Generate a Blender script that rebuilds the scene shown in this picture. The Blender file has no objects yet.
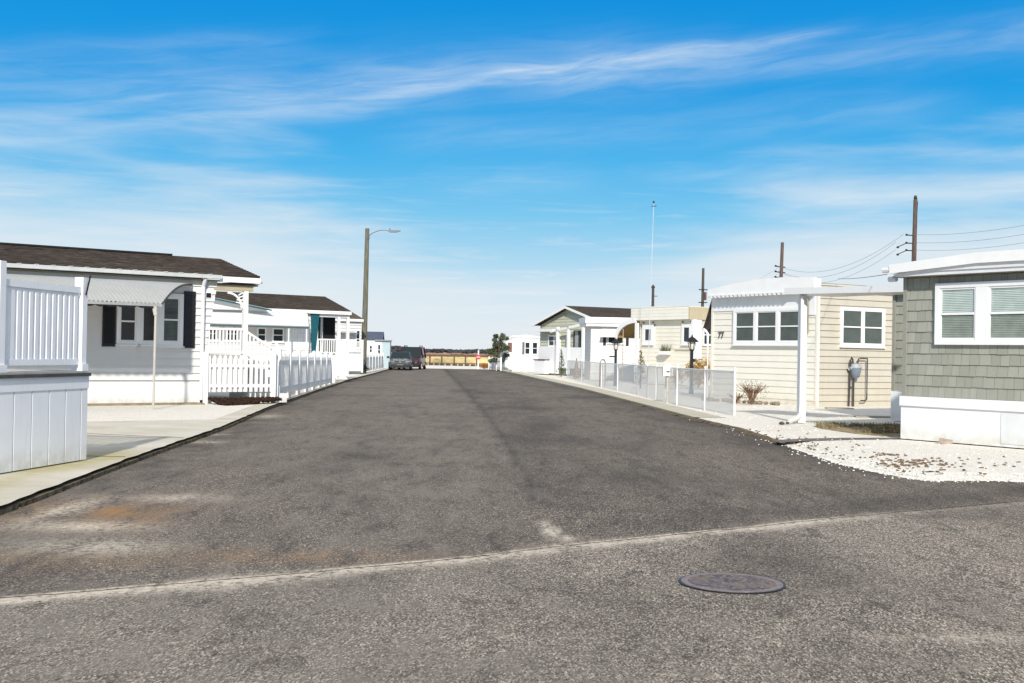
import bpy, math, random
from mathutils import Vector, noise, Matrix
R = math.radians
random.seed(7)
scene = bpy.context.scene
COL = scene.collection
# ------------------------------------------------------------------ camera
F = 1200.0
cam_d = bpy.data.cameras.new('camera'); cam = bpy.data.objects.new('camera', cam_d); COL.objects.link(cam)
cam_d.sensor_width = 36; cam_d.lens = 36 * F / 1024; cam_d.clip_end = 6000; cam_d.clip_start = 0.1
pit = math.atan(12.1 / F)
cam.matrix_world = Matrix.Translation((0, 0, 1.5)) @ Matrix.Rotation(R(90) + pit, 4, 'X') @ Matrix.Rotation(R(1.0), 4, 'Z')
scene.camera = cam
# ------------------------------------------------------------------ sun and sky
SUN_DIR = Vector((0.03, -1.0, 0)).normalized()      # horizontal direction towards the sun
ELEV = R(28)
sun_d = bpy.data.lights.new('sun', 'SUN'); sun_d.energy = 3.5; sun_d.angle = R(1.6); sun_d.color = (1, 0.95, 0.87)
sun = bpy.data.objects.new('sun', sun_d); COL.objects.link(sun)
sv = Vector((SUN_DIR.x * math.cos(ELEV), SUN_DIR.y * math.cos(ELEV), math.sin(ELEV)))
sun.rotation_euler = sv.to_track_quat('Z', 'Y').to_euler()
scene.view_settings.view_transform = 'Standard'
try: scene.view_settings.look = 'None'
except Exception: pass
scene.view_settings.gamma = 1
scene.view_settings.use_curve_mapping = False
EXPO = 0.45
scene.view_settings.exposure = EXPO

world = bpy.data.worlds.new('World'); scene.world = world; world.use_nodes = True
nt = world.node_tree; nt.nodes.clear()
class NB:
    """small node-building helper"""
    def __init__(s, t): s.t = t
    def n(s, ty, **k):
        x = s.t.nodes.new(ty)
        for a, b in k.items(): setattr(x, a, b)
        return x
    def put(s, sock, v):
        if v is None: return
        if isinstance(v, bpy.types.NodeSocket): s.t.links.new(v, sock)
        else:
            try: sock.default_value = v
            except Exception:
                sock.default_value = (*v, 1) if len(v) == 3 else v
    def m(s, op, a, b=None, c=None, clamp=False):
        x = s.n('ShaderNodeMath', operation=op, use_clamp=clamp)
        s.put(x.inputs[0], a); s.put(x.inputs[1], b)
        if c is not None: s.put(x.inputs[2], c)
        return x.outputs[0]
    def ss(s, v, a, b, lo=0.0, hi=1.0):
        x = s.n('ShaderNodeMapRange', interpolation_type='SMOOTHSTEP')
        s.put(x.inputs[0], v); x.inputs[1].default_value = a; x.inputs[2].default_value = b
        x.inputs[3].default_value = lo; x.inputs[4].default_value = hi
        return x.outputs[0]
    def mix(s, f, a, b, mode='MIX'):
        x = s.n('ShaderNodeMix', data_type='RGBA', blend_type=mode)
        s.put(x.inputs[0], f); s.put(x.inputs[6], a); s.put(x.inputs[7], b)
        return x.outputs[2]
    def noise(s, vec, scale, detail=3, rough=0.55, dist=0.0):
        x = s.n('ShaderNodeTexNoise'); s.put(x.inputs['Vector'], vec)
        x.inputs['Scale'].default_value = scale; x.inputs['Detail'].default_value = detail
        x.inputs['Roughness'].default_value = rough; x.inputs['Distortion'].default_value = dist
        return x.outputs[0]
    def xyz(s, x=0, y=0, z=0):
        c = s.n('ShaderNodeCombineXYZ'); s.put(c.inputs[0], x); s.put(c.inputs[1], y); s.put(c.inputs[2], z)
        return c.outputs[0]
    def ramp(s, v, stops):
        x = s.n('ShaderNodeValToRGB'); s.put(x.inputs[0], v)
        e = x.color_ramp.elements
        while len(e) < len(stops): e.new(0.5)
        for i, (p, c) in enumerate(stops):
            e[i].position = p; e[i].color = (*c, 1)
        return x.outputs[0]
def lin(r, g, b):
    f = lambda c: (c / 255 / 12.92) if c <= 10 else (((c / 255) + 0.055) / 1.055) ** 2.4
    return (f(r), f(g), f(b))
w = NB(nt)
tc = w.n('ShaderNodeTexCoord'); sep = w.n('ShaderNodeSeparateXYZ'); nt.links.new(tc.outputs['Generated'], sep.inputs[0])
az = w.m('ARCTAN2', sep.outputs[0], sep.outputs[1])          # radians, 0 = along the street
el = w.m('ARCSINE', sep.outputs[2])
eld = w.m('MULTIPLY', el, 180 / math.pi); azd = w.m('MULTIPLY', az, 180 / math.pi)
skyt = w.n('ShaderNodeTexSky', sky_type='NISHITA', sun_disc=False)
skyt.sun_elevation = ELEV; skyt.sun_rotation = math.atan2(SUN_DIR.x, SUN_DIR.y); skyt.air_density = 1.0; skyt.dust_density = 0.6
BG = 0.12
SK = 1.0 / (BG * 2 ** EXPO)
# band of sky near the horizon, measured colours by elevation in degrees (0..18)
base = w.ramp(w.m('DIVIDE', eld, 18.0, clamp=True), [
    (0.00, lin(233, 238, 240)), (0.12, lin(216, 233, 243)), (0.24, lin(176, 218, 241)), (0.37, lin(124, 200, 240)),
    (0.50, lin(78, 181, 237)), (0.68, lin(34, 158, 229)), (1.0, lin(14, 140, 220))])
# veil: low pale cloud, thicker to the left and right, thin above the street
v2 = w.xyz(w.m('MULTIPLY', azd, 0.07), w.m('MULTIPLY', eld, 0.55), 3.0)
nv = w.noise(v2, 1.0, 5, 0.55, 0.3)
side = w.m('ABSOLUTE', w.m('SUBTRACT', azd, 0.5))
lim = w.m('ADD', w.m('MULTIPLY', w.ss(side, 1, 15), 5.6), 3.3)
low = w.m('SUBTRACT', lim, eld)
veil = w.ss(w.m('ADD', w.m('MULTIPLY', low, 0.30), w.m('MULTIPLY', w.m('SUBTRACT', nv, 0.5), 3.4)), -0.6, 1.6)
c1 = w.mix(w.m('MULTIPLY', veil, 0.86), base, lin(227, 236, 242))
# fine ribs in the veil
v3 = w.xyz(w.m('MULTIPLY', azd, 0.16), w.m('MULTIPLY', eld, 1.9), 9.0)
nr = w.noise(v3, 1.0, 6, 0.6, 0.6)
c1 = w.mix(w.m('MULTIPLY', w.ss(nr, 0.5, 0.75), w.m('MULTIPLY', w.ss(eld, 11, 2), 0.5)), c1, lin(243, 240, 243))
# cirrus streaks: (az0, el0, slope, halfwidth, az from, az to, strength)
streaks = [(-22, 9.2, 0.17, 0.6, -34, -3, 0.30), (-4, 12.4, 0.135, 0.9, -18, 12, 0.20), (2, 13.3, 0.12, 0.38, -8, 17, 0.50), (-16, 11.2, 0.17, 0.4, -26, -2, 0.28), (8, 13.3, 0.06, 0.9, -2, 30, 0.30),
           (-10, 12.6, 0.10, 1.2, -34, 8, 0.26), (0, 10.5, 0.04, 0.9, -8, 22, 0.2), (11, 8.7, 0.0, 0.42, 4, 18, 0.30),
           (22, 9.1, 0.02, 0.5, 17, 34, 0.36), (18, 7.2, 0.045, 0.36, 9, 34, 0.6), (0, 8.4, 0.02, 0.6, -6, 6, 0.22), (-20, 13.2, 0.12, 0.6, -40, -8, 0.16), (-16, 8.1, 0.0, 0.25, -19, -13.5, 0.35)]
warp = w.noise(w.xyz(w.m('MULTIPLY', azd, 0.09), w.m('MULTIPLY', eld, 0.2), 1.0), 1.0, 3, 0.5)
eldw = w.m('ADD', eld, w.m('MULTIPLY', w.m('SUBTRACT', warp, 0.5), 1.6))
fib = w.noise(w.xyz(w.m('MULTIPLY', w.m('ADD', azd, w.m('MULTIPLY', eld, 1.5)), 0.15), w.m('MULTIPLY', w.m('SUBTRACT', eldw, w.m('MULTIPLY', azd, 0.12)), 1.6), 5.0), 1.0, 8, 0.62, 0.5)
fibs = w.ss(fib, 0.28, 0.78)
tot = None
for (a0, e0, sl, hw, f0, f1, st) in streaks:
    d = w.m('SUBTRACT', eldw, w.m('ADD', w.m('MULTIPLY', w.m('SUBTRACT', azd, a0), sl), e0))
    g = w.m('POWER', 2.718, w.m('MULTIPLY', w.m('MULTIPLY', d, d), -1 / (hw * hw)))
    ends = w.m('MULTIPLY', w.ss(azd, f0, f0 + 5), w.ss(azd, f1, f1 - 5))
    g = w.m('MULTIPLY', w.m('MULTIPLY', g, ends), st)
    tot = g if tot is None else w.m('ADD', tot, g)
c1 = w.mix(w.m('MULTIPLY', tot, w.m('ADD', w.m('MULTIPLY', fibs, 0.62), 0.22), clamp=True), c1, lin(226, 238, 247))
scl = w.n('ShaderNodeVectorMath', operation='SCALE'); nt.links.new(c1, scl.inputs[0]); scl.inputs['Scale'].default_value = SK
hi = w.noise(w.xyz(w.m('MULTIPLY', azd, 0.012), w.m('MULTIPLY', eld, 0.05), 2.0), 1.0, 4, 0.5)
hic = w.mix(w.ss(hi, 0.25, 0.6, 0.45, 0.85), skyt.outputs[0], tuple(0.80 / (BG * 2 ** EXPO) * c for c in (0.97, 0.98, 1.0)))  # pale cloud added to the unseen upper sky to strengthen the fill light
colr = w.mix(w.ss(eld, 17, 30), scl.outputs[0], hic)
bgn = w.n('ShaderNodeBackground'); nt.links.new(colr, bgn.inputs[0]); bgn.inputs[1].default_value = BG
wo = w.n('ShaderNodeOutputWorld'); nt.links.new(bgn.outputs[0], wo.inputs[0])

# ------------------------------------------------------------------ materials
MATS = {}
def mat(name, col, rough=0.6, var=0.12, scale=3.0, bump=0.0, bscale=None, spec=0.4, metal=0.0, stretch=(1, 1, 1), dirt=0.0, dirtcol=(0.25, 0.22, 0.15), custom=None):
    if name in MATS: return MATS[name]
    m = bpy.data.materials.new(name); m.use_nodes = True
    t = m.node_tree; b = NB(t); p = t.nodes['Principled BSDF']
    p.inputs['Roughness'].default_value = rough; p.inputs['Metallic'].default_value = metal
    p.inputs['Specular IOR Level'].default_value = spec
    tc = b.n('ShaderNodeTexCoord'); mp = b.n('ShaderNodeMapping'); t.links.new(tc.outputs['Object'], mp.inputs[0])
    mp.inputs['Scale'].default_value = stretch
    vec = mp.outputs[0]
    if custom: custom(b, p, tc.outputs['Object'])
    else:
        n = b.noise(vec, scale, 5, 0.6)
        c = b.mix(b.ss(n, 0.25, 0.75), tuple(x * (1 - var) for x in col), tuple(min(1, x * (1 + var)) for x in col))
        if dirt:
            n2 = b.noise(tc.outputs['Object'], 1.1, 6, 0.65, 0.3)
            c = b.mix(b.m('MULTIPLY', b.ss(n2, 0.5, 0.8), dirt), c, dirtcol)
            ms = b.n('ShaderNodeMapping'); t.links.new(tc.outputs['Object'], ms.inputs[0]); ms.inputs['Scale'].default_value = (7, 7, 0.5)
            c = b.mix(b.ss(b.noise(ms.outputs[0], 1.0, 4, 0.6), 0.5, 0.8, 0, dirt * 1.2), c, dirtcol)
            sz = b.n('ShaderNodeSeparateXYZ'); t.links.new(tc.outputs['Object'], sz.inputs[0])
            c = b.mix(b.m('MULTIPLY', b.ss(sz.outputs[2], 0.32, 0.0), b.ss(b.noise(tc.outputs['Object'], 5, 5, 0.7), 0.3, 0.65, 0.1, 0.55)), c, (0.46, 0.42, 0.31))
        t.links.new(c, p.inputs['Base Color'])
    if bump:
        bn = b.n('ShaderNodeBump'); bn.inputs['Strength'].default_value = bump; bn.inputs['Distance'].default_value = 0.02
        t.links.new(b.noise(vec, bscale or scale * 4, 4, 0.6), bn.inputs['Height']); t.links.new(bn.outputs[0], p.inputs['Normal'])
    MATS[name] = m
    return m

WHITE = mat('white_vinyl', (0.80, 0.80, 0.79), 0.45, 0.03, 2, dirt=0.10, dirtcol=(0.55, 0.52, 0.45))
WHITE2 = mat('white_painted_metal', (0.70, 0.71, 0.71), 0.4, 0.03, 3, dirt=0.12, dirtcol=(0.5, 0.49, 0.45))
WHITESIDE = mat('white_siding', (0.66, 0.65, 0.63), 0.5, 0.03, 1.5, dirt=0.14, dirtcol=(0.6, 0.56, 0.46))
BLUEWHITE = mat('cool_white_panel', (0.85, 0.86, 0.88), 0.45, 0.03, 2, dirt=0.12, dirtcol=(0.5, 0.52, 0.5))
ALU = mat('awning_metal', (0.36, 0.37, 0.36), 0.4, 0.05, 3, dirt=0.15, dirtcol=(0.4, 0.4, 0.36))
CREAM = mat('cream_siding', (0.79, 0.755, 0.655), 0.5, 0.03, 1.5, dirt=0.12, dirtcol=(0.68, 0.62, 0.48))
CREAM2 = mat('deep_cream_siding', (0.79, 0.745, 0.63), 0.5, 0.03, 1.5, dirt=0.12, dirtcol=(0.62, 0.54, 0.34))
CREAM_SHADE = mat('cream_siding_shade_tone', (0.49, 0.45, 0.37), 0.55, 0.05, 1.5, dirt=0.25, dirtcol=(0.42, 0.32, 0.15))  # same cream siding, with the side faces' shade put into a darker tan
GREENC = mat('pale_green_siding', (0.50, 0.50, 0.38), 0.5, 0.04, 1.5)
TRIMTAN = mat('tan_trim', (0.42, 0.36, 0.24), 0.6, 0.08, 3)
SAGETRIM = mat('sage_trim', (0.27, 0.27, 0.23), 0.6, 0.06, 3)
BLACK = mat('black_paint', (0.012, 0.012, 0.013), 0.4, 0.2, 5)
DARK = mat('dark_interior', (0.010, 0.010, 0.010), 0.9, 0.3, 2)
TEAL = mat('teal_paint', (0.008, 0.085, 0.11), 0.45, 0.1, 3)
PALEBLUE = mat('pale_blue_panel', (0.36, 0.45, 0.48), 0.5, 0.05, 2)
GREY = mat('grey_metal', (0.22, 0.24, 0.26), 0.4, 0.15, 6, metal=0.5)
GREYPAINT = mat('grey_meter_paint', (0.16, 0.20, 0.24), 0.4, 0.15, 9)
PIPE = mat('dark_pipe', (0.05, 0.045, 0.04), 0.6, 0.3, 9)
WOODG = mat('treated_pole_wood', (0.13, 0.125, 0.09), 0.85, 0.35, 2.5, stretch=(6, 6, 0.6), bump=0.4, bscale=9)
WOODB = mat('brown_pole_wood', (0.095, 0.066, 0.052), 0.85, 0.35, 2.5, stretch=(6, 6, 0.6))
FWOOD = mat('weathered_rail_wood', (0.10, 0.065, 0.045), 0.85, 0.3, 3)
DECKW = mat('grey_deck_board', (0.07, 0.072, 0.07), 0.8, 0.3, 5)
DECKT = mat('deck_top_board', (0.42, 0.40, 0.37), 0.8, 0.15, 4)
TERRA = mat('rust_paint', (0.32, 0.10, 0.035), 0.7, 0.3, 6)
STONE = mat('edging_stone', (0.26, 0.21, 0.15), 0.85, 0.4, 9, bump=0.5, bscale=20)
DULLSTONE = mat('dull_stone', (0.33, 0.27, 0.22), 0.85, 0.3, 12)
TWIG = mat('bare_twig', (0.18, 0.105, 0.055), 0.85, 0.4, 14)
DRYGRASS = mat('dry_ornamental_grass', (0.40, 0.25, 0.09), 0.8, 0.4, 12)
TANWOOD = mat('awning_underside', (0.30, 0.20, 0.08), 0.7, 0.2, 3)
CARGREY = mat('car_grey_paint', (0.11, 0.12, 0.13), 0.25, 0.05, 3, spec=0.6, metal=0.6)
CARRED = mat('car_red_paint', (0.06, 0.012, 0.015), 0.25, 0.05, 3, spec=0.6, metal=0.3)
GLASSD = mat('dark_car_glass', (0.012, 0.022, 0.026), 0.10, 0.1, 2, spec=0.45)
CHROME = mat('chrome', (0.7, 0.7, 0.7), 0.15, 0.02, 2, metal=1.0)
RUBBER = mat('rubber', (0.012, 0.012, 0.012), 0.8, 0.2, 4)
RED = mat('sign_red', (0.55, 0.03, 0.035), 0.5, 0.05, 3)
SOLAR = mat('frosted_lamp_glass', (0.75, 0.72, 0.62), 0.2, 0.05, 3)
MANH = mat('cast_iron_rim', (0.25, 0.20, 0.19), 0.55, 0.25, 12, metal=0.3, bump=0.4, bscale=60)
CONC = mat('concrete_paving', (0.52, 0.48, 0.39), 0.85, 0.12, 1.6, bump=0.25, bscale=60, dirt=0.35, dirtcol=(0.30, 0.27, 0.14))

def roofmat(name, c0, c1, c2):
    def cu(b, p, o):
        mp = b.n('ShaderNodeMapping'); b.t.links.new(o, mp.inputs[0]); mp.inputs['Scale'].default_value = (2.2, 14, 14)
        n = b.noise(mp.outputs[0], 1.6, 4, 0.7); n2 = b.noise(o, 0.8, 4, 0.6)
        c = b.ramp(n, [(0.3, c0), (0.52, c1), (0.72, c2)])
        b.t.links.new(b.mix(b.ss(n2, 0.35, 0.7, 0, 0.35), c, c0), p.inputs['Base Color'])
    return mat(name, c0, 0.95, custom=cu, bump=0.5, bscale=30, spec=0.15)
ROOF = roofmat('brown_roof_shingle', (0.022, 0.017, 0.014), (0.060, 0.047, 0.038), (0.145, 0.116, 0.094))
ROOFO = roofmat('olive_roof_shingle', (0.07, 0.058, 0.04), (0.11, 0.092, 0.06), (0.15, 0.13, 0.09))
ROOFB = roofmat('blue_grey_roof', (0.06, 0.075, 0.11), (0.09, 0.11, 0.15), (0.12, 0.14, 0.18))

def cu_gravel(b, p, o):
    vo = b.n('ShaderNodeTexVoronoi'); b.t.links.new(o, vo.inputs['Vector']); vo.inputs['Scale'].default_value = 38
    n = b.noise(o, 1.3, 6, 0.62, 0.2); n3 = b.noise(o, 9, 5, 0.7)
    c = b.ramp(vo.outputs['Color'], [(0.03, (0.56, 0.50, 0.40)), (0.18, (0.78, 0.73, 0.64)), (0.7, (0.87, 0.83, 0.75)), (1.0, (0.92, 0.89, 0.83))])
    c = b.mix(b.ss(n, 0.56, 0.74, 0, 0.35), c, (0.50, 0.43, 0.30))
    c = b.mix(b.ss(n3, 0.62, 0.72, 0, 0.6), c, (0.38, 0.31, 0.22))
    b.t.links.new(c, p.inputs['Base Color'])
    bn = b.n('ShaderNodeBump'); bn.inputs['Strength'].default_value = 0.7; bn.inputs['Distance'].default_value = 0.03
    b.t.links.new(b.m('ADD', vo.outputs['Distance'], n3), bn.inputs['Height']); b.t.links.new(bn.outputs[0], p.inputs['Normal'])
GRAVEL = mat('crushed_shell_gravel', (0.7, 0.7, 0.6), 0.95, custom=cu_gravel, spec=0.1)

def cu_conc(b, p, o):
    n = b.noise(o, 0.9, 6, 0.6, 0.2); n2 = b.noise(o, 40, 3, 0.7)
    c = b.ramp(n, [(0.3, (0.50, 0.46, 0.37)), (0.5, (0.60, 0.56, 0.47)), (0.7, (0.69, 0.65, 0.56))])
    c = b.mix(b.ss(n2, 0.35, 0.65, 0, 0.30), c, (0.40, 0.36, 0.28))
    at = b.n('ShaderNodeAttribute', attribute_name='moss')
    c = b.mix(b.m('MULTIPLY', at.outputs['Fac'], b.ss(b.noise(o, 7, 5, 0.7), 0.3, 0.6, 0.3, 0.9)), c, (0.42, 0.37, 0.17))
    b.t.links.new(c, p.inputs['Base Color'])
SIDEW = mat('sidewalk_concrete', CONC and (0.4, 0.4, 0.4), 0.9, custom=cu_conc, bump=0.3, bscale=50, spec=0.2)

def cu_asphalt(cross):
    def cu(b, p, o):
        at = {k: b.n('ShaderNodeAttribute', attribute_name=k).outputs['Fac'] for k in ('sand', 'stain', 'dark', 'wear')}
        vo = b.n('ShaderNodeTexVoronoi'); mpv = b.n('ShaderNodeMapping'); b.t.links.new(o, mpv.inputs[0]); mpv.inputs['Scale'].default_value = (1.0, 0.55, 1); b.t.links.new(mpv.outputs[0], vo.inputs['Vector']); vo.inputs['Scale'].default_value = 108 if cross else 104
        sp = b.ramp(vo.outputs['Color'], [(0.0, (0.026, 0.021, 0.017)), (0.36, (0.165, 0.140, 0.115)), (0.64, (0.370, 0.315, 0.258)), (0.96, (0.88, 0.77, 0.62))]) if cross else \
             b.ramp(vo.outputs['Color'], [(0.0, (0.020, 0.016, 0.013)), (0.40, (0.115, 0.095, 0.078)), (0.70, (0.250, 0.208, 0.170)), (0.97, (0.78, 0.67, 0.53))])
        mpg = b.n('ShaderNodeMapping'); b.t.links.new(o, mpg.inputs[0]); mpg.inputs['Scale'].default_value = (1.0, 0.5 if cross else 0.28, 1)
        n = b.noise(mpg.outputs[0], 0.75, 9, 0.70, 0.5); n2 = b.noise(mpg.outputs[0], 3.2, 10, 0.76, 0.3); n3 = b.noise(o, 17, 5, 0.75)
        c = b.mix(b.ss(n, 0.42, 0.66, 0, 0.42), sp, (0.048, 0.040, 0.034), 'MIX')
        c = b.mix(b.ss(b.noise(o, 75, 3, 0.8), 0.42, 0.62, 0, 0.45), c, (0.030, 0.025, 0.021))
        c = b.mix(b.ss(n2, 0.50, 0.68, 0, 0.50), c, (0.26, 0.225, 0.185))
        c = b.mix(b.ss(n2, 0.48, 0.34, 0, 0.6), c, (0.05, 0.042, 0.036))
        c = b.mix(b.m('MULTIPLY', at['dark'], 0.60), c, (0.040, 0.034, 0.030))
        c = b.mix(b.m('MULTIPLY', at['wear'], b.ss(b.m('ADD', n3, n2), 0.75, 1.2, 0.0, 0.8)), c, (0.215, 0.19, 0.16))
        st = b.m('MULTIPLY', at['stain'], b.ss(n2, 0.36, 0.62, 0.05, 0.95))
        c = b.mix(st, c, (0.33, 0.18, 0.07))
        sa = b.m('MULTIPLY', at['sand'], b.ss(b.m('ADD', n3, b.m('MULTIPLY', n2, 0.6)), 0.62, 0.95, 0.0, 1.5), clamp=True)
        c = b.mix(sa, c, (0.60, 0.53, 0.43))
        b.t.links.new(c, p.inputs['Base Color'])
        bn = b.n('ShaderNodeBump'); bn.inputs['Strength'].default_value = 0.7; bn.inputs['Distance'].default_value = 0.008
        b.t.links.new(b.m('ADD', vo.outputs['Distance'], n3), bn.inputs['Height']); b.t.links.new(bn.outputs[0], p.inputs['Normal'])
    return cu
ASPH = mat('street_asphalt', (0.05,) * 3, 0.9, custom=cu_asphalt(False), spec=0.25)
ASPHX = mat('cross_street_asphalt', (0.06,) * 3, 0.9, custom=cu_asphalt(True), spec=0.25)

def cu_marsh(b, p, o):
    mp = b.n('ShaderNodeMapping'); b.t.links.new(o, mp.inputs[0]); mp.inputs['Scale'].default_value = (0.03, 0.012, 1)
    n = b.noise(mp.outputs[0], 2.0, 6, 0.65)
    sp = b.n('ShaderNodeSeparateXYZ'); b.t.links.new(o, sp.inputs[0])
    c = b.ramp(n, [(0.3, (0.28, 0.21, 0.10)), (0.5, (0.42, 0.34, 0.18)), (0.7, (0.55, 0.47, 0.29))])
    c = b.mix(b.ss(sp.outputs[1], 330, 430), c, (0.26, 0.15, 0.09))
    b.t.links.new(c, p.inputs['Base Color'])
MARSH = mat('marsh_ground', (0.4, 0.3, 0.1), 0.95, custom=cu_marsh, spec=0.05)
MARSHG = mat('marsh_reed', (0.56, 0.45, 0.24), 0.9, 0.35, 0.2, spec=0.05)
WOODS = mat('far_wood_foliage', (0.055, 0.055, 0.060), 0.95, 0.35, 0.06, spec=0.05)
LEAF = mat('holly_leaf', (0.085, 0.105, 0.050), 0.7, 0.5, 3, spec=0.2)
LEAF2 = mat('shrub_leaf', (0.045, 0.065, 0.030), 0.7, 0.5, 5, spec=0.2)
BARK = mat('bark', (0.10, 0.075, 0.055), 0.9, 0.3, 6)
MULCH = mat('dark_mulch', (0.035, 0.020, 0.013), 0.95, 0.6, 22, bump=0.8, bscale=40, spec=0.1)
DRYLAWN = mat('dry_lawn', (0.30, 0.24, 0.15), 0.95, 0.5, 9, bump=0.5, bscale=30, spec=0.05)
DEBRIS = mat('dead_leaf_debris', (0.15, 0.10, 0.055), 0.9, 0.5, 20)

def cu_lid(b, p, o):
    vo = b.n('ShaderNodeTexVoronoi'); b.t.links.new(o, vo.inputs['Vector']); vo.inputs['Scale'].default_value = 45
    n = b.noise(o, 5, 4, 0.6)
    c = b.ramp(vo.outputs['Color'], [(0.1, (0.05, 0.035, 0.035)), (0.5, (0.11, 0.085, 0.085)), (0.9, (0.22, 0.18, 0.17))])
    c = b.mix(b.ss(n, 0.45, 0.65, 0, 0.55), c, (0.21, 0.15, 0.09))
    b.t.links.new(c, p.inputs['Base Color'])
    bn = b.n('ShaderNodeBump'); bn.inputs['Strength'].default_value = 0.8; bn.inputs['Distance'].default_value = 0.006
    b.t.links.new(vo.outputs['Distance'], bn.inputs['Height']); b.t.links.new(bn.outputs[0], p.inputs['Normal'])
LID = mat('manhole_lid_iron', (0.1,) * 3, 0.6, custom=cu_lid)

def cu_shingle(b, p, o):
    at = b.n('ShaderNodeAttribute', attribute_name='tone')
    mp = b.n('ShaderNodeMapping'); b.t.links.new(o, mp.inputs[0]); mp.inputs['Scale'].default_value = (40, 40, 2)
    n = b.noise(mp.outputs[0], 1.0, 4, 0.6)
    c = b.mix(at.outputs['Fac'], (0.285, 0.290, 0.245), (0.355, 0.358, 0.308))
    b.t.links.new(b.mix(b.ss(n, 0.3, 0.7, 0, 0.30), c, (0.26, 0.255, 0.205)), p.inputs['Base Color'])
SAGE = mat('sage_shingle', (0.2,) * 3, 0.8, custom=cu_shingle, spec=0.15)

def glassmat():
    m = bpy.data.materials.new('window_glass'); m.use_nodes = True; t = m.node_tree; t.nodes.clear(); b = NB(t)
    tr = b.n('ShaderNodeBsdfTransparent'); gl = b.n('ShaderNodeBsdfGlossy'); gl.inputs['Roughness'].default_value = 0.04
    tr.inputs[0].default_value = (0.88, 0.92, 0.91, 1); gl.inputs[0].default_value = (0.9, 0.9, 0.9, 1)
    fr = b.n('ShaderNodeLayerWeight'); fr.inputs[0].default_value = 0.5
    mx = b.n('ShaderNodeMixShader'); t.links.new(b.m('ADD', b.m('MULTIPLY', b.m('POWER', fr.outputs['Facing'], 4.0), 0.6), 0.03, clamp=True), mx.inputs[0])
    t.links.new(tr.outputs[0], mx.inputs[1]); t.links.new(gl.outputs[0], mx.inputs[2])
    out = b.n('ShaderNodeOutputMaterial'); t.links.new(mx.outputs[0], out.inputs[0])
    return m
GLASS = glassmat()
BLIND = mat('blind_slat', (0.115, 0.125, 0.112), 0.6, 0.15, 4)
BLIND_REFL = mat('reflection_toned_blind_slat', (0.62, 0.67, 0.635), 0.6, 0.10, 4)  # upper sash slats paler: the pane's reflection is put into their colour
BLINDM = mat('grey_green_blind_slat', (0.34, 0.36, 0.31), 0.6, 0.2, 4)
CURT = mat('dark_curtain', (0.05, 0.055, 0.055), 0.8, 0.4, 3)

def meshwire():
    m = bpy.data.materials.new('chain_link_wire'); m.use_nodes = True; t = m.node_tree; b = NB(t); p = t.nodes['Principled BSDF']
    p.inputs['Base Color'].default_value = (0.78, 0.78, 0.76, 1); p.inputs['Roughness'].default_value = 0.5
    uv = b.n('ShaderNodeAttribute', attribute_name='uvw'); sp = b.n('ShaderNodeSeparateXYZ'); t.links.new(uv.outputs['Vector'], sp.inputs[0])
    a = b.m('PINGPONG', b.m('ADD', sp.outputs[0], sp.outputs[1]), 0.03); c = b.m('PINGPONG', b.m('SUBTRACT', sp.outputs[0], sp.outputs[1]), 0.03)
    k = b.m('LESS_THAN', b.m('MINIMUM', a, c), 0.0125)
    tl = b.n('ShaderNodeBsdfTranslucent'); tl.inputs[0].default_value = (0.85, 0.85, 0.83, 1)
    tp = b.n('ShaderNodeBsdfTransparent'); m1 = b.n('ShaderNodeMixShader'); m2 = b.n('ShaderNodeMixShader'); m1.inputs[0].default_value = 0.45
    t.links.new(p.outputs[0], m1.inputs[1]); t.links.new(tl.outputs[0], m1.inputs[2])
    t.links.new(k, m2.inputs[0]); t.links.new(tp.outputs[0], m2.inputs[1]); t.links.new(m1.outputs[0], m2.inputs[2])
    t.links.new(m2.outputs[0], t.nodes['Material Output'].inputs[0])
    return m
WIRE = meshwire()

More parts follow.
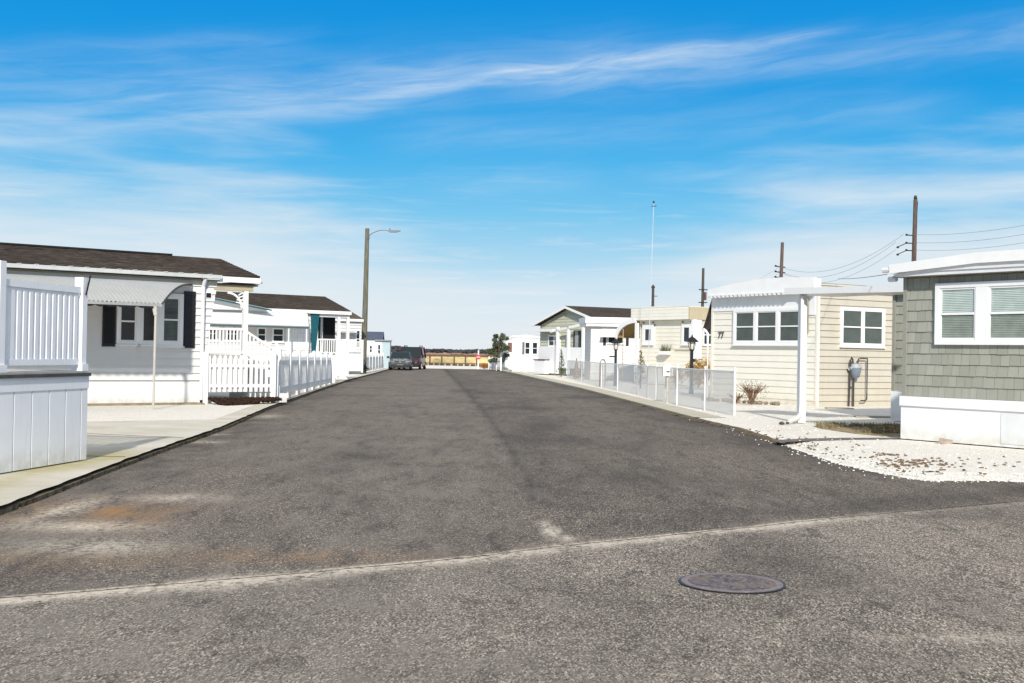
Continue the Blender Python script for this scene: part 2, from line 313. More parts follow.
# ------------------------------------------------------------------ geometry helpers
class MB:
    def __init__(s): s.v = []; s.f = []; s.tone = []; s.uvw = []
    def poly(s, pts):
        i = len(s.v); s.v += [tuple(p) for p in pts]; s.f.append(tuple(range(i, i + len(pts)))); return s
    def box(s, x0, x1, y0, y1, z0, z1):
        if x0 > x1: x0, x1 = x1, x0
        if y0 > y1: y0, y1 = y1, y0
        i = len(s.v)
        s.v += [(x0, y0, z0), (x1, y0, z0), (x1, y1, z0), (x0, y1, z0), (x0, y0, z1), (x1, y0, z1), (x1, y1, z1), (x0, y1, z1)]
        for q in ((0, 3, 2, 1), (4, 5, 6, 7), (0, 1, 5, 4), (1, 2, 6, 5), (2, 3, 7, 6), (3, 0, 4, 7)): s.f.append(tuple(i + k for k in q))
        return s
    def beam(s, a, b, wd, ht):
        """box running from a to b, wd across (horizontal), ht along the other way"""
        a = Vector(a); b = Vector(b); d = (b - a).normalized()
        sd = d.cross(Vector((0, 0, 1)))
        if sd.length < 1e-4: sd = Vector((1, 0, 0))
        sd.normalize(); up = sd.cross(d).normalized(); i = len(s.v)
        for q in (a, b):
            for (u, v) in ((-1, -1), (1, -1), (1, 1), (-1, 1)): s.v.append(tuple(q + sd * u * wd / 2 + up * v * ht / 2))
        for q in ((0, 1, 2, 3), (7, 6, 5, 4), (0, 4, 5, 1), (1, 5, 6, 2), (2, 6, 7, 3), (3, 7, 4, 0)): s.f.append(tuple(i + k for k in q))
        return s
    def prism(s, pts, a, b, ax):
        """polygon pts in the plane across axis ax, pushed from a to b"""
        def mk(p, t): return (t, p[0], p[1]) if ax == 'x' else ((p[0], t, p[1]) if ax == 'y' else (p[0], p[1], t))
        n = len(pts); i = len(s.v)
        s.v += [mk(p, a) for p in pts] + [mk(p, b) for p in pts]
        s.f.append(tuple(i + k for k in range(n))); s.f.append(tuple(i + n + k for k in reversed(range(n))))
        for k in range(n): s.f.append((i + k, i + (k + 1) % n, i + n + (k + 1) % n, i + n + k))
        return s
    def tube(s, pts, r, n=8, cap=True):
        pts = [Vector(p) for p in pts]; rs = r if isinstance(r, (list, tuple)) else [r] * len(pts); base = len(s.v)
        for k, p in enumerate(pts):
            d = (pts[min(k + 1, len(pts) - 1)] - pts[max(k - 1, 0)]).normalized()
            u = d.cross(Vector((0, 0, 1)))
            if u.length < 0.05: u = Vector((1, 0, 0))
            u.normalize(); v = d.cross(u)
            for j in range(n):
                a = 2 * math.pi * j / n; s.v.append(tuple(p + u * math.cos(a) * rs[k] + v * math.sin(a) * rs[k]))
        for k in range(len(pts) - 1):
            for j in range(n): s.f.append((base + k * n + j, base + k * n + (j + 1) % n, base + (k + 1) * n + (j + 1) % n, base + (k + 1) * n + j))
        if cap:
            s.f.append(tuple(base + j for j in range(n))); s.f.append(tuple(base + (len(pts) - 1) * n + j for j in reversed(range(n))))
        return s
    def lathe(s, prof, c=(0, 0, 0), n=16, sq=False):
        base = len(s.v)
        for (r, z) in prof:
            for j in range(n):
                a = 2 * math.pi * (j + 0.5) / n; s.v.append((c[0] + r * math.cos(a), c[1] + r * math.sin(a), c[2] + z))
        for k in range(len(prof) - 1):
            for j in range(n): s.f.append((base + k * n + j, base + k * n + (j + 1) % n, base + (k + 1) * n + (j + 1) % n, base + (k + 1) * n + j))
        s.f.append(tuple(base + j for j in range(n))); s.f.append(tuple(base + (len(prof) - 1) * n + j for j in reversed(range(n))))
        return s
    def blob(s, c, r, n=1, jit=0.3):
        """irregular stone"""
        c = Vector(c)
        t = (1 + 5 ** 0.5) / 2
        vs = [(-1, t, 0), (1, t, 0), (-1, -t, 0), (1, -t, 0), (0, -1, t), (0, 1, t), (0, -1, -t), (0, 1, -t), (t, 0, -1), (t, 0, 1), (-t, 0, -1), (-t, 0, 1)]
        fs = [(0, 11, 5), (0, 5, 1), (0, 1, 7), (0, 7, 10), (0, 10, 11), (1, 5, 9), (5, 11, 4), (11, 10, 2), (10, 7, 6), (7, 1, 8), (3, 9, 4), (3, 4, 2), (3, 2, 6), (3, 6, 8), (3, 8, 9), (4, 9, 5), (2, 4, 11), (6, 2, 10), (8, 6, 7), (9, 8, 1)]
        i = len(s.v)
        for v in vs:
            v = Vector(v).normalized() * (1 + random.uniform(-jit, jit)); s.v.append((c.x + v.x * r[0], c.y + v.y * r[1], c.z + v.z * r[2]))
        s.f += [tuple(i + k for k in q) for q in fs]
        return s
    def build(s, name, m, parent=None, smooth=False, **props):
        me = bpy.data.meshes.new(name); me.from_pydata(s.v, [], s.f); me.update()
        me.materials.append(m)
        if smooth: me.polygons.foreach_set('use_smooth', [True] * len(me.polygons))
        if s.tone:
            s.tone += [0.0] * (len(s.f) - len(s.tone))
            a = me.attributes.new('tone', 'FLOAT', 'FACE'); a.data.foreach_set('value', s.tone)
        if s.uvw:
            a = me.attributes.new('uvw', 'FLOAT_VECTOR', 'POINT'); a.data.foreach_set('vector', [c for p in s.uvw for c in p])
        o = bpy.data.objects.new(name, me); COL.objects.link(o); o.parent = parent
        for k, v in props.items(): o[k] = v
        return o
def thing(name, label, cat, loc=(0, 0, 0), rz=0, group=None):
    o = bpy.data.objects.new(name, None); COL.objects.link(o); o.location = loc; o.rotation_euler = (0, 0, R(rz))
    o.empty_display_size = 0.3; o['label'] = label; o['category'] = cat
    if group: o['group'] = group
    return o
def struct(o): o['kind'] = 'structure'; return o

# mapping of a wall: ax 'x' -> wall on local y = off, looking to -y ; ax 'y' -> wall on local x = off, looking to -x
def W(ax, off):
    if ax == 'x': return lambda s, d, z: (s, off - d, z)
    return lambda s, d, z: (off - d, s, z)
def wbox(mb, ax, off, s0, s1, d0, d1, z0, z1):
    if ax == 'x': mb.box(s0, s1, off - d1, off - d0, z0, z1)
    else: mb.box(off - d1, off - d0, s0, s1, z0, z1)
def siding(mb, ax, off, s0, s1, z0, z1, lap=0.2, thick=0.042, right=None, left=None):
    f = W(ax, off); z = z0
    while z < z1 - 0.01:
        zt = min(z + lap, z1)
        a0 = left(z) if left else s0; a1 = left(zt) if left else s0; b0 = right(z) if right else s1; b1 = right(zt) if right else s1
        mb.poly([f(a0, thick, z), f(b0, thick, z), f(b1, 0.004, zt), f(a1, 0.004, zt)])
        mb.poly([f(a0, 0, z), f(b0, 0, z), f(b0, thick, z), f(a0, thick, z)])
        mb.poly([f(b0, 0, z), f(b1, 0, zt), f(b1, 0.004, zt), f(b0, thick, z)])
        mb.poly([f(a0, 0, z), f(a0, thick, z), f(a1, 0.004, zt), f(a1, 0, zt)])
        z += lap
def ribbed(mb, ax, off, s0, s1, z0, z1, step=0.2, groove=0.02, depth=0.015):
    s = s0
    while s < s1 - 1e-3:
        e = min(s + step, s1); wbox(mb, ax, off, s + groove / 2, e - groove / 2, 0, depth, z0, z1); s = e
    wbox(mb, ax, off, s0, s1, -0.01, 0.001, z0, z1)
def shingles(mb, ax, off, s0, s1, z0, z1, lap=0.2):
    f = W(ax, off); z = z0; row = 0
    while z < z1 - 0.01:
        zt = min(z + lap, z1); s = s0 - random.uniform(0, 0.12)
        while s < s1:
            wd = random.uniform(0.12, 0.22); a = max(s, s0); bb = min(s + wd - 0.006, s1)
            if bb - a > 0.01:
                th = random.uniform(0.028, 0.036); dz = random.uniform(-0.004, 0.004) if z > z0 + 0.01 else 0; t = random.random()
                for q in ([f(a, th, z + dz), f(bb, th, z + dz), f(bb, 0.012, zt + 0.01), f(a, 0.012, zt + 0.01)],
                          [f(a, 0, z + dz), f(bb, 0, z + dz), f(bb, th, z + dz), f(a, th, z + dz)],
                          [f(bb, 0, z + dz), f(bb, 0, zt), f(bb, 0.012, zt), f(bb, th, z + dz)],
                          [f(a, 0, z + dz), f(a, th, z + dz), f(a, 0.012, zt), f(a, 0, zt)]):
                    mb.poly(q); mb.tone.append(t)
            s += wd
        z += lap
    mb.poly([f(s0, 0, z0), f(s1, 0, z0), f(s1, 0, z1), f(s0, 0, z1)]); mb.tone.append(0)

def window(root, ax, off, s0, s1, z0, z1, n=1, trim=0.09, mull=0.09, blind='dark', hung=True, frame=WHITE, name='window', simple=False, sill=True):
    """frame with n openings, each with its panes, a sash and a blind behind the glass"""
    fr = MB(); d0, d1 = 0.0, 0.095
    wbox(fr, ax, off, s0, s0 + trim, d0, d1, z0, z1); wbox(fr, ax, off, s1 - trim, s1, d0, d1, z0, z1)
    wbox(fr, ax, off, s0 + trim, s1 - trim, d0, d1, z0, z0 + trim); wbox(fr, ax, off, s0 + trim, s1 - trim, d0, d1, z1 - trim, z1)
    iw = (s1 - s0 - 2 * trim - (n - 1) * mull) / n
    for k in range(1, n):
        a = s0 + trim + k * iw + (k - 1) * mull; wbox(fr, ax, off, a, a + mull, d0, d1 - 0.003, z0 + trim, z1 - trim)
    if sill: wbox(fr, ax, off, s0 - 0.03, s1 + 0.03, 0, 0.125, z0 - 0.035, z0 - 0.001)
    F_ = fr.build(name, frame, root)
    for k in range(n):
        a = s0 + trim + k * (iw + mull); b = a + iw; c0 = z0 + trim; c1 = z1 - trim; zm = (c0 + c1) / 2
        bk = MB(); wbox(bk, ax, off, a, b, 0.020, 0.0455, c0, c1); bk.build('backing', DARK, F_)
        if not simple:
            sa = MB(); t = 0.035
            wbox(sa, ax, off, a, a + t, 0.05, 0.075, c0, c1); wbox(sa, ax, off, b - t, b, 0.05, 0.075, c0, c1)
            wbox(sa, ax, off, a + t, b - t, 0.05, 0.075, c0, c0 + t); wbox(sa, ax, off, a + t, b - t, 0.05, 0.075, c1 - t, c1)
            if hung: wbox(sa, ax, off, a + t, b - t, 0.05, 0.082, zm - 0.02, zm + 0.02)
            sa.build('sash', frame, F_)
            if blind != 'none':
                bl = MB(); f = W(ax, off); z = c0 + 0.05; 
                while z < c1 - 0.01:
                    mm = 0.0
                    bl.poly([f(a + 0.02, 0.047, z + 0.014), f(b - 0.02, 0.047, z + 0.014), f(b - 0.02, 0.056, z - 0.012), f(a + 0.02, 0.056, z - 0.012)])
                    z += 0.034 if blind != 'light' else 0.03
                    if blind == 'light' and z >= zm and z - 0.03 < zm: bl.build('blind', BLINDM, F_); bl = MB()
                bl.build('blind', BLIND_REFL if blind == 'light' else BLIND, F_)
        g = MB(); f = W(ax, off); d = 0.062
        g.poly([f(a, d, c0), f(b, d, c0), f(b, d, c1), f(a, d, c1)][::(1 if ax == 'x' else -1)]); g.build('pane', GLASS if not simple else GLASSD, F_)
        if simple and hung:
            sa = MB(); wbox(sa, ax, off, a, b, 0.05, 0.08, zm - 0.02, zm + 0.02); sa.build('sash', frame, F_)
    return F_

def grid_sheet(name, m, xs_fn, ys, attrs, z=0.0):
    """sheet whose rows lie at the distances ys; xs_fn(y) gives the columns; attrs: name -> fn(x, y)"""
    v = []; f = []; nx = None
    for y in ys:
        row = xs_fn(y); nx = len(row)
        for (x, yy) in row: v.append((x, yy, z(x, yy) if callable(z) else z))
    for r in range(len(ys) - 1):
        for c in range(nx - 1):
            i = r * nx + c; f.append((i, i + 1, i + nx + 1, i + nx))
    me = bpy.data.meshes.new(name); me.from_pydata(v, [], f); me.materials.append(m)
    for k, fn in attrs.items():
        a = me.attributes.new(k, 'FLOAT', 'POINT'); a.data.foreach_set('value', [min(1, max(0, fn(p[0], p[1]))) for p in v])
    o = bpy.data.objects.new(name, me); COL.objects.link(o); struct(o); return o
def lerp_poly(pts, y, axis=1):
    o = 1 - axis
    if y <= pts[0][axis]: 
        a, b = pts[0], pts[1]
    elif y >= pts[-1][axis]: a, b = pts[-2], pts[-1]
    else:
        for a, b in zip(pts, pts[1:]):
            if a[axis] <= y <= b[axis]: break
    t = (y - a[axis]) / (b[axis] - a[axis]); return a[o] + t * (b[o] - a[o])
def sstep(a, b, x):
    t = min(1, max(0, (x - a) / (b - a))); return t * t * (3 - 2 * t)
def nz(x, y, s, o=0): return noise.noise(Vector((x * s, y * s, o)))

# ------------------------------------------------------------------ ground, street
LZ = 0.08
CURB_L = [(-4.30, 6.0), (-4.48, 10.6), (-4.87, 15.4), (-5.25, 21.7), (-6.0, 29.7), (-7.1, 45), (-8.11, 60.4), (-8.98, 79), (-9.95, 97), (-10.6, 110)]
CURB_R = [(5.14, 15.0), (4.80, 16.3), (4.68, 18.0), (4.74, 21.1), (4.73, 24.9), (4.38, 28.5), (3.02, 52.6), (0.6, 84), (-1.3, 108), (-1.5, 110)]
SEAM = [(-8.0, 5.2), (-4.5, 6.45), (-3.01, 7.12), (-2.37, 7.50), (-1.63, 7.95), (-0.77, 8.50), (-0.21, 8.89), (0.41, 9.42), (1.64, 10.3), (3.27, 11.5), (5.15, 12.75), (7.0, 13.9), (9, 15.2)]
CRACK = [(0.44, 10.27), (0.28, 12.61), (0.05, 18.04), (-0.48, 27.81), (-1.46, 42.75), (-5.64, 102.55)]
def seam_y(x): return lerp_poly(SEAM, x, axis=0)
def crack_x(y): return lerp_poly(CRACK, y)

def a_sand(x, y):
    d = y - seam_y(x) - 0.05 * nz(x, y, 2.2)
    wdt = 0.08 + 0.20 * max(0, nz(x, 3.3, 0.9) + 0.35)
    core = math.exp(-(d / 0.038) ** 2) * (0.95 if x < 3.2 else 0.35) * max(0.1, 0.75 + 1.3 * nz(x, 0, 1.4, 7))
    if x > 3.3: core *= max(0.0, 1 - (x - 3.3) / 1.5)
    if x > 3.6: wdt *= 0.6
    wide = math.exp(-((d + 0.10) / wdt) ** 2) * 0.75 * (1 - 0.8 * sstep(2.5, 4.5, x))
    if x < -2.2: wide *= 1.5
    # pale scuffs
    s = 0
    for (cx, cy, rx, ry, k) in ((0.36, 10.15, 0.05, 0.28, 1.4), (0.30, 10.6, 0.04, 0.25, 0.8), (0.48, 9.8, 0.05, 0.15, 0.9), (4.6, 9.7, 0.28, 0.10, .55), (4.9, 8.3, .2, .06, .45), (2.6, 6.55, 0.55, 0.10, .5), (-3.3, 12.0, .5, .35, .5), (-4.05, 11.0, .18, .8, .75), (-3.5, 10.0, .45, .3, .7), (-3.1, 9.0, .5, .35, .6), (-5.0, 19.2, .5, .35, .5), (-5.2, 20.9, .35, .3, .4), (-5.5, 27, .35, .8, .5)):
        s += k * math.exp(-((x - cx) / rx) ** 2 - ((y - cy) / ry) ** 2)
    return core + wide + s
def a_stain(x, y):
    s = 0
    for (cx, cy, rx, ry, k) in ((-3.75, 11.0, 0.65, 0.8, 1.1), (-3.3, 10.2, 0.35, 0.5, .5), (-3.0, 8.5, 0.7, .4, .45), (-1.4, 8.75, 0.9, 0.35, .4)):
        s += k * math.exp(-((x - cx) / rx) ** 2 - ((y - cy) / ry) ** 2)
    return s * (0.8 + 0.8 * nz(x, y, 1.7))
def a_dark(x, y):
    cx = crack_x(y) + 0.10 * nz(x, y, 0.5)
    r = sstep(cx - 0.02, cx + 0.06 + 0.002 * y, x) * (0.16 + 0.34 * sstep(2.4, 0.1, x - cx)) * (0.8 + 0.8 * nz(x, y, 0.4, 9)) if y > 11.5 else 0
    line = 1.0 * math.exp(-((x - cx) / (0.03 + 0.0014 * y)) ** 2) if y > 12 else 0
    e = x - lerp_poly(CURB_L, y); edge = 1.3 * math.exp(-((e - 0.2) / 0.5) ** 2) * (0.6 + 1.2 * nz(x, y, 2.6)) if y > 10 else 0
    er = lerp_poly(CURB_R, y) - x; edge2 = 0.6 * math.exp(-(er / 0.8) ** 2) if y > 16 else 0
    blot = 0.9 * max(0, nz(x, y * 0.45, 0.7, 3) - 0.05)
    pat = 0.7 * math.exp(-((x + 4.6) / .9) ** 2 - ((y - 9.4) / .35) ** 2)
    nearseam = 0.5 * math.exp(-((y - seam_y(x) - 0.7) / .5) ** 2) * sstep(-1.5, 2, x)
    return r + line + edge + edge2 + blot + pat + nearseam
def a_wear(x, y):
    tr = 0
    for c in (-2.9, -1.5, 2.2): tr += 0.5 * math.exp(-((x - (crack_x(y) + c * 1.0)) / 0.4) ** 2)
    left = 0.55 * sstep(0.2, -0.6, x - crack_x(y)) 
    pl = 0.7 * math.exp(-((x + 3.6) / 1.0) ** 2 - ((y - 10.2) / 1.2) ** 2) + 0.5 * math.exp(-((x + 4.4) / .5) ** 2 - ((y - 12.6) / 2.2) ** 2)
    near = 0.35 * sstep(9.0, 5.0, y)
    return (tr * 0.5 + left) * (0.7 + 0.9 * nz(x, y, 0.5, 1)) + pl + near * (0.7 + nz(x, y, .6, 5))
AT = {'sand': a_sand, 'stain': a_stain, 'dark': a_dark, 'wear': a_wear}

ys = []; y = 0.0
while y < 1.0:
    ys.append(y); y += 0.00035 + 0.0105 * y
ys.append(1.0)
NC = 170
def street_row(t):
    row = []
    for k in range(281):
        x = -12.6 + 21.4 * k / 280     # straight columns; the kerbs and lots lie on top of the outer ones
        yn = seam_y(x) + 0.022 * nz(x, 0, 9.0, 3) + 0.03 * nz(x, 0, 2.5, 5)
        row.append((x, yn + (111.0 - yn) * t))
    return row
street = grid_sheet('street', ASPH, street_row, ys, AT, 0.0)
# the cross street and the base under everything
def cross_row(y): return [(-14 + 30 * k / 230, y) for k in range(231)]
cy = []; y = 3.2
while y < 16.5: cy.append(y); y += 0.012 * y + 0.01
crossn = grid_sheet('cross_street', ASPHX, cross_row, cy, AT, -0.005)
g = MB(); g.poly([(-90, -60, -0.012), (90, -60, -0.012), (90, 17, -0.012), (-90, 17, -0.012)])
struct(g.build('asphalt_junction', ASPHX))
g = MB(); g.poly([(-3000, -100, -0.25), (3000, -100, -0.25), (3000, 3000, -0.25), (-3000, 3000, -0.25)])
struct(g.build('ground', MARSH))

def wob(pts, n=8, amp=0.05):
    out = []
    for a, b in zip(pts, pts[1:]):
        for k in range(n):
            t = k / n; x = a[0] + (b[0] - a[0]) * t; y = a[1] + (b[1] - a[1]) * t
            q = amp * nz(x, y, 1.9, 4); out.append((x + q, y + q))
    return out + [pts[-1]]
def slab(name, m, pts, z1, z0=-0.05, moss=None):
    mb = MB(); mb.prism(pts, z0, z1, 'z'); o = struct(mb.build(name, m)); return o
# left lot: kerb + sidewalk + gravel
cl = [(x, y) for x, y in CURB_L if y >= 6]
cl2 = [(-5.6, 4.6), (-4.75, 5.2)] + cl
# dark earth edge between asphalt and concrete
slab('kerb', mat('kerb_dark_edge', (0.15, 0.125, 0.085), 0.97, 0.7, 9, spec=0.05, bump=0.8, bscale=30), [(x + 0.02 + 0.03 * nz(x, y, 3), y) for x, y in wob(cl2, 10, 0.015)] + [(x - 0.25, y) for x, y in reversed(cl2)], LZ - 0.035, -0.05)
def side_row(yv):
    xl = lerp_poly(cl, max(yv, 6.0)); wd = 1.9 if yv < 21 else max(0.42, 1.9 - (yv - 21) * 0.2)
    if yv > 15.0 and yv < 21: wd = 1.9 + (yv - 15) * 0.55
    if yv > 21: wd = max(0.45, 5.2 - (yv - 21) * 1.6)
    return [(xl - 0.0 - wd * k / 24 + (0.03 * nz(yv, k, 2) if k == 0 else 0), yv) for k in range(25)]
def moss(x, y):
    e = abs(x - (-5.35 - 0.02)); s = math.exp(-((x + 5.30) / .35) ** 2) * sstep(13, 14, y) * sstep(17.5, 15.2, y) + 0.8 * math.exp(-((y - 15.3) / .35) ** 2) * sstep(-4.6, -5.2, x) * 1.0
    s += 0.6 * math.exp(-((x + 5.4 - (14 - y) * 0.12) / .22) ** 2) * sstep(15.2, 14.8, y)
    return s
sy = [4.8 + 0.12 * k for k in range(0, 200)] + [29 + k * 1.0 for k in range(0, 82)]
grid_sheet('sidewalk', SIDEW, side_row, sy, {'moss': moss}, LZ + 0.004)
lw = MB()   # expansion joint lines in the sidewalk (grooves filled with dirt)
for (a, b) in (((-7.4, 19.6), (-5.15, 18.9)), ((-7.0, 15.55), (-4.95, 15.45))):
    lw.beam((*a, LZ + 0.006), (*b, LZ + 0.006), 0.03, 0.006)
struct(lw.build('sidewalk_joint', mat('joint_dirt', (0.10, 0.085, 0.05), 0.95, 0.4, 9)))
slab('gravel_lot', GRAVEL, [(x - 0.12, y) for x, y in cl2 if y > 5.5 and y < 112] + [(-14, 128), (-90, 128), (-90, 5.0), (-5.4, 5.0)], LZ)
# right lot
cr = [(70, 15.6), (30, 15.4), (9.0, 15.15), (6.4, 15.05)] + CURB_R
crw = wob(cr[2:-5], 10, 0.12) + cr[-5:]
edge = [(70, 15.6), (30, 15.4)] + crw; inner = []
for k, p in enumerate(edge):
    a_, b_ = edge[max(0, k - 2)], edge[min(len(edge) - 1, k + 2)]; tx, ty = b_[0] - a_[0], b_[1] - a_[1]; l_ = math.hypot(tx, ty)
    wdt = 0.55 if p[1] < 27 else 0.12
    inner.append((p[0] + ty / l_ * wdt, p[1] - tx / l_ * wdt))
slab('gravel_lot', GRAVEL, inner + [(1, 128), (90, 128), (90, 16.2)], LZ - 0.02)
sl_ = MB()
for k in range(len(edge) - 1):
    sl_.poly([(*edge[k], 0.003), (*edge[k + 1], 0.003), (*inner[k + 1], LZ - 0.02), (*inner[k], LZ - 0.02)])
struct(sl_.build('gravel_edge', GRAVEL))
# weathered concrete gutter strip along the right fence
sr = MB()
pr = [(x, y) for x, y in CURB_R if y >= 28]
for (a, b) in zip(pr, pr[1:]):
    sr.poly([(a[0], a[1], LZ - 0.014), (a[0] + 0.75, a[1], LZ - 0.014), (b[0] + 0.75, b[1], LZ - 0.014), (b[0], b[1], LZ - 0.014)])
    sr.poly([(a[0], a[1], -0.02), (a[0], a[1], LZ - 0.014), (b[0], b[1], LZ - 0.014), (b[0], b[1], -0.02)])
struct(sr.build('sidewalk', CONC))
# dirt fringe where the right kerb meets the asphalt
fr_ = MB()
pts = wob([(x, y) for x, y in CURB_R if 20 < y < 60], 14, 0.06)
for (a, b) in zip(pts, pts[1:]):
    w0 = 0.05 + 0.10 * max(0, nz(a[0], a[1], 1.1, 2) + 0.3) * (2.2 if 20 < a[1] < 36 else 1)
    fr_.poly([(a[0] - w0, a[1], 0.004), (a[0] + 0.05, a[1], 0.045), (b[0] + 0.05, b[1], 0.045), (b[0] - w0, b[1], 0.004)])
struct(fr_.build('kerb', mat('kerb_soil_fringe', (0.11, 0.08, 0.04), 0.95, 0.6, 6)))
# narrow asphalt walk crossing the right gravel, and the dry grass patch beyond it
pa = MB(); path = [(4.6, 20.8, .5), (5.3, 21.3, .6), (6.1, 21.75, .5), (6.9, 22.0, .42), (7.6, 22.1, .35)]
for (a, b) in zip(path, path[1:]): pa.poly([(a[0], a[1] - a[2] / 2, LZ - 0.014), (b[0], b[1] - b[2] / 2, LZ - 0.014), (b[0], b[1] + b[2] / 2, LZ - 0.014), (a[0], a[1] + a[2] / 2, LZ - 0.014)])
struct(pa.build('path', mat('path_asphalt', (0.15, 0.13, 0.115), 0.9, 0.3, 6)))
gp = MB(); out = [(6.45, 25.6), (6.4, 24.8), (6.55, 23.9), (6.7, 23.2), (7.0, 22.6), (7.4, 22.45), (9.5, 22.45), (9.8, 26.2), (8.7, 26.9), (7.6, 26.3), (7.0, 26.2)]
gp.prism(out, 0.0, LZ - 0.012, 'z'); struct(gp.build('soil_patch', DRYLAWN))
# end of the road: pale turning area
slab('turning_area', mat('pale_shell_paving', (0.72, 0.69, 0.62), 0.95, 0.12, 2), [(-40, 110.9), (8, 110.9), (8, 137.5), (-40, 137.5)], 0.01, -0.06)

# ------------------------------------------------------------------ stuff: grass tufts, debris, reeds, woods
def tufts(mb, pts, h, wd, n, lean=0.5):
    for (x, y, z) in pts:
        for _ in range(n):
            a = random.uniform(0, 6.28); r = random.uniform(0, wd); hh = h * random.uniform(0.5, 1.2); bx, by = x + r * math.cos(a), y + r * math.sin(a)
            lx, ly = random.uniform(-lean, lean) * hh, random.uniform(-lean, lean) * hh; t = random.uniform(0, 3.14); q = wd * 0.12 + 0.003
            mb.poly([(bx - q * math.cos(t), by - q * math.sin(t), z), (bx + q * math.cos(t), by + q * math.sin(t), z), (bx + lx, by + ly, z + hh)])
mb = MB(); P = []
while len(P) < 420:
    x = random.uniform(6.4, 9.4); y = random.uniform(22.6, 26.6)
    if x > 6.4 + (abs(y - 25.2) * 0.25) and nz(x, y, 1.2) + (y - 24.6) * 0.35 > -0.1: P.append((x, y, LZ - 0.012))
tufts(mb, P, 0.07, 0.05, 7, 0.9)
mb.build('dry_grass', mat('dry_grass_blade', (0.23, 0.185, 0.095), 0.9, 0.5, 6), kind='stuff', label='sparse dry grass growing on bare soil between the gravel and the cream house', category='grass')
mb = MB()
for (cx, cy, sg_, nn) in ((5.8, 18.3, .12, 26), (5.75, 17.0, .20, 60), (5.25, 16.3, .2, 34), (5.7, 16.5, .3, 20), (5.15, 17.3, .2, 30), (6.4, 17.2, .35, 30), (7.6, 16.6, .5, 16)):
    for k in range(nn):
        x = cx + random.gauss(0, sg_); y = cy + random.gauss(0, sg_ * 1.3)
        if y < 15.7 or x < lerp_poly(CURB_R, y) + .4: continue
        r = random.uniform(0.008, 0.035); mb.blob((x, y, LZ - 0.014), (r, r * 0.8, r * 0.5))
for k in range(120):
    t = random.uniform(0, 1); x = 4.75 + random.random() ** 2 * 1.2 + (0.3 if t < .2 else 0); y = 15.3 + t * 9; r = random.uniform(0.01, 0.03)
    mb.blob((x, y, LZ - 0.012), (r, r, r * 0.5))
for k in range(260):
    y = random.uniform(10, 30); x = lerp_poly(CURB_L, y) + random.random() ** 3 * 0.5 + .03; r = random.uniform(0.005, 0.012); mb.blob((x, y, 0.004), (r, r, r * 0.6))
mb.build('leaf_debris', DEBRIS, kind='stuff', label='brown dead leaf litter scattered over gravel and along the kerb', category='leaf litter')
mb = MB()
for k in range(420):
    if random.random() < 0.5:
        x = random.uniform(4.8, 10.5); y = 15.25 + random.random() ** 1.4 * 6.5
    else:
        x = random.uniform(4.9, 9.0); y = random.uniform(21, 35)
    if 6.3 < x and 22 < y < 27: continue
    if x < lerp_poly(CURB_R, y) + 0.1: continue
    r = random.uniform(0.010, 0.022); mb.blob((x, y, LZ - 0.015), (r, r, r * 0.6))
for k in range(0):
    y = random.uniform(19, 29.5); x = lerp_poly(CURB_L, y) - random.uniform(0.8, 6)
    r = random.uniform(0.015, 0.032); mb.blob((x, y, LZ + 0.002), (r, r, r * 0.7))
for k in range(1000):
    e_ = random.choice(edge[2:70]); sg2 = random.choice((.06, .1, .1, .2)); x = e_[0] + .08 + random.gauss(0, sg2); y = e_[1] + .05 + random.gauss(0, sg2)
    if y > 30 or x > 8: continue
    r = random.uniform(0.006, 0.016); mb.blob((x, y, 0.006 + (0.03 if x > e_[0] + .15 else 0)), (r, r, r * 0.7))
mb.build('gravel_stones', mat('loose_shell_stone', (0.82, 0.79, 0.72), 0.9, 0.1, 8), kind='stuff', label='loose white shell stones lying on the gravel lots', category='gravel')
mb = MB()
for k in range(26000):
    y = 146 + 240 * random.random() ** 1.9; x = random.uniform(-0.16, 0.10) * y * 1.1
    h = random.uniform(0.35, 0.75); wd = 0.25 + y * 0.002; t = random.uniform(-0.5, 0.5)
    mb.poly([(x - wd, y, -0.25), (x + wd, y + t, -0.25), (x + wd * .5 + random.uniform(-.2, .2), y + t, h * 1.0), (x - wd * .5, y, h * random.uniform(.8, 1.1) )])
mb.build('marsh_grass', MARSHG, kind='stuff', label='golden marsh grass filling the flat land beyond the rail fence', category='marsh grass')
mb = MB()
for k in range(5200):
    x = random.uniform(-330, 190); y = random.uniform(930, 990); top = 4.2 + 2.4 * nz(x, 0, 0.012) + 1.8 * nz(x, 0, 0.05, 2)
    z = random.uniform(0, max(1.5, top)); r = random.uniform(0.8, 2.0)
    mb.blob((x, y, z), (r * 1.6, r, r * 0.8), 1, 0.45)
mb.build('far_woods', WOODS, kind='stuff', label='low dark line of bare woods along the horizon beyond the marsh', category='woods')
mb = MB()
for k in range(2600):
    x = random.uniform(-130, 90); y = random.uniform(430, 520); mb.blob((x, y, random.uniform(-.2, .9)), (random.uniform(1, 3), 1.0, random.uniform(.2, .6)), 1, .4)
mb.build('reed_belt', mat('russet_reed', (0.26, 0.17, 0.12), 0.95, 0.4, 0.2), kind='stuff', label='russet reed belt across the far side of the golden marsh', category='reeds')

